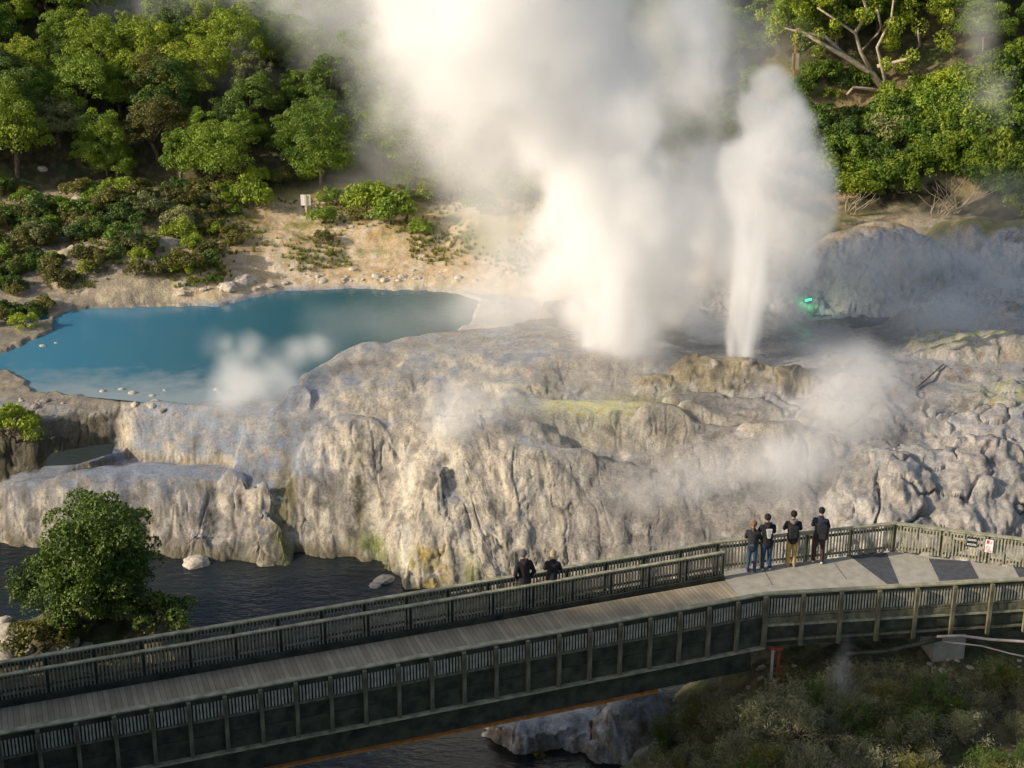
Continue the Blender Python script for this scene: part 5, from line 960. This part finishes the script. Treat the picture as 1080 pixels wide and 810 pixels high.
# drifting vapour
lo, hi = (-28, 47.5, -4.4), (28, 104, 17.5); sh, sz, (gx_, gy_, gz_) = grid(lo, hi, .3)
nz1 = vfbm(sh, sz, 3.6, 63, 5, False, .6); nz2 = vfbm(sh, sz, 2.0, 73, 4, True, .6)
D = np.zeros(sh, np.float32)
def puff(px, py, Y, rx, ry, rz_, d, th=.0, b_=.5):
    Y += float(np.interp(Y, [49, 52, 54, 60, 66, 100], [0, 1.2, 2.5, 4.2, 5.2, 5.6])); c = PY(px, py, Y); sl_ = tuple(slice(max(0, int((c[k] - 2.0 * r - lo[k]) / .3)), max(0, int((c[k] + 2.0 * r - lo[k]) / .3) + 2)) for k, r in enumerate((rx, ry, rz_)))
    X_, Y_, Z_ = gx_[sl_[0]], gy_[:, sl_[1]], gz_[:, :, sl_[2]]; r = np.sqrt(((X_ - c.x) / rx) ** 2 + ((Y_ - c.y) / ry) ** 2 + ((Z_ - c.z) / rz_) ** 2)
    n_ = nz1[sl_] * (1 - b_) + nz2[sl_] * b_; D[sl_] += (d * np.clip(1.15 - r + 1.2 * n_, 0, 1) ** 1.6 * np.clip(1.9 - r, 0, 1)).astype(np.float32)
for a in ((225, 365, 60, .8, .8, .8, .12), (330, 365, 60, 1.6, 1.2, .6, .10), (400, 340, 63, 4, 2.2, .9, .05), (480, 310, 68, 4, 2.5, 1.2, .07), (545, 330, 62.5, 3.2, 2.5, 1.2, .30), (560, 280, 66, 3.2, 3, 2.8, .24), (530, 210, 70, 3.0, 3, 3.0, .16),
          (250, 105, 90, 3.4, 2, 3.8, .26), (225, 150, 87, 2.4, 1.6, 1.6, .20), (160, 8, 96, 6, 2.5, 1.5, .40), (60, -8, 97, 6, 2.5, 1.0, .15), (270, 10, 94, 6, 2.5, 2.2, .34), (360, 40, 90, 4.5, 2, 3.6, .20), (390, 150, 85, 3.0, 1.8, 2.6, .26), (440, 110, 84, 3.5, 2.2, 4.5, .28), (480, 50, 80, 4.5, 3, 5.5, .38), (460, 170, 82, 3, 2, 1.8, .09), (400, 200, 82, 4, 2, 1.1, .06), (345, 270, 76, 1.6, 1.3, 1.1, .10), (505, 130, 76, 3.5, 3, 4.5, .26),
          (715, 50, 72, 3.2, 3, 4.5, .2), (742, 195, 70, 2.4, 3, 2.6, .28), (735, 260, 66, 2.6, 2.6, 3.4, .60), (715, 330, 62, 1.8, 1.8, 1.8, .5), (745, 345, 60, 1.3, 1.2, 1.0, .4), (800, 40, 86, 3, 2, 3, .06), (790, 130, 84, 2.0, 2, 2.0, .06), (40, 225, 80, 2, 2, 1.4, .04),
          (845, 290, 62, 1.6, 1.6, 2.0, .16), (860, 350, 60, 1.8, 2.2, 1.0, .12), (890, 390, 57, 2.4, 2.6, 1.0, .14), (905, 425, 55, 2.8, 1.8, 1.0, .42), (880, 450, 53.4, 2.4, 1.2, 1.1, .4), (850, 485, 52, 3.0, 1.4, 1.1, .42), (770, 500, 51.2, 3.2, 1.2, .9, .36), (690, 520, 50.6, 2.6, 1.0, .7, .26), (890, 380, 58, 2.6, 2, .9, .3), (830, 530, 50.5, 2.6, .9, .6, .10), (980, 335, 63, 3.4, 3, 1.3, .22), (1060, 310, 66, 3.2, 3, 1.6, .18), (930, 290, 66, 3, 2, 1.6, .2), (1000, 280, 68, 4, 2, 1.6, .2), (1000, 250, 72, 4, 2.4, 1.6, .05), (1070, 130, 80, 2.2, 2.4, 4.0, .16), (1060, 30, 84, 2.2, 2.2, 3.2, .22), (1070, 210, 74, 3, 2, 1.6, .06),
          (620, 400, 57, 3.2, 2.0, .7, .10), (660, 365, 58, 2.2, 1.6, 1.0, .30), (480, 440, 53.0, 1.5, 1.0, 1.6, .38), (515, 425, 53.6, 1.6, 1.0, 1.3, .26), (430, 500, 51.5, .6, .5, 1.3, .16), (440, 570, 50, .7, .5, .8, .14), (790, 400, 56.5, 2.5, 1.2, .5, .06), (130, 490, 54.8, 2.6, 1.0, .35, .05), (290, 470, 55, 1.0, .7, .5, .12)): puff(*a)
D *= edgefade(sh, 3); D[D < .004] = 0; volume('drifting_steam', lo, hi, D, 'thin drifting steam over the pools, terraces and forest edge', 'steam')
lo, hi = (4.4, 33.2, -3.4), (9.6, 38.4, .2); sh, sz, (gx_, gy_, gz_) = grid(lo, hi, .08); nz1 = vfbm(sh, sz, 1.1, 93, 5, False, .6); nz2 = vfbm(sh, sz, .6, 83, 4, True, .6)
tt = np.clip((gz_ + 3.2) / 3.0, 0, 1); c0 = PY(868, 800, 34.4); c1 = PY(893, 690, 37.0); cx = c0.x + (c1.x - c0.x) * tt; cyy = c0.y + (c1.y - c0.y) * tt; r = np.sqrt(((gx_ - cx) / (.75 - .45 * tt)) ** 2 + ((gy_ - cyy) / .5) ** 2)
D = 1.0 * np.clip(1.0 - r + .9 * nz1 + .3 * nz2, 0, 1) ** 1.5 * np.clip(1.8 - r, 0, 1) * edgefade(sh, 8); volume('vent_steam', lo, hi, D, 'faint wisp of steam rising from the bank under the platform', 'steam')
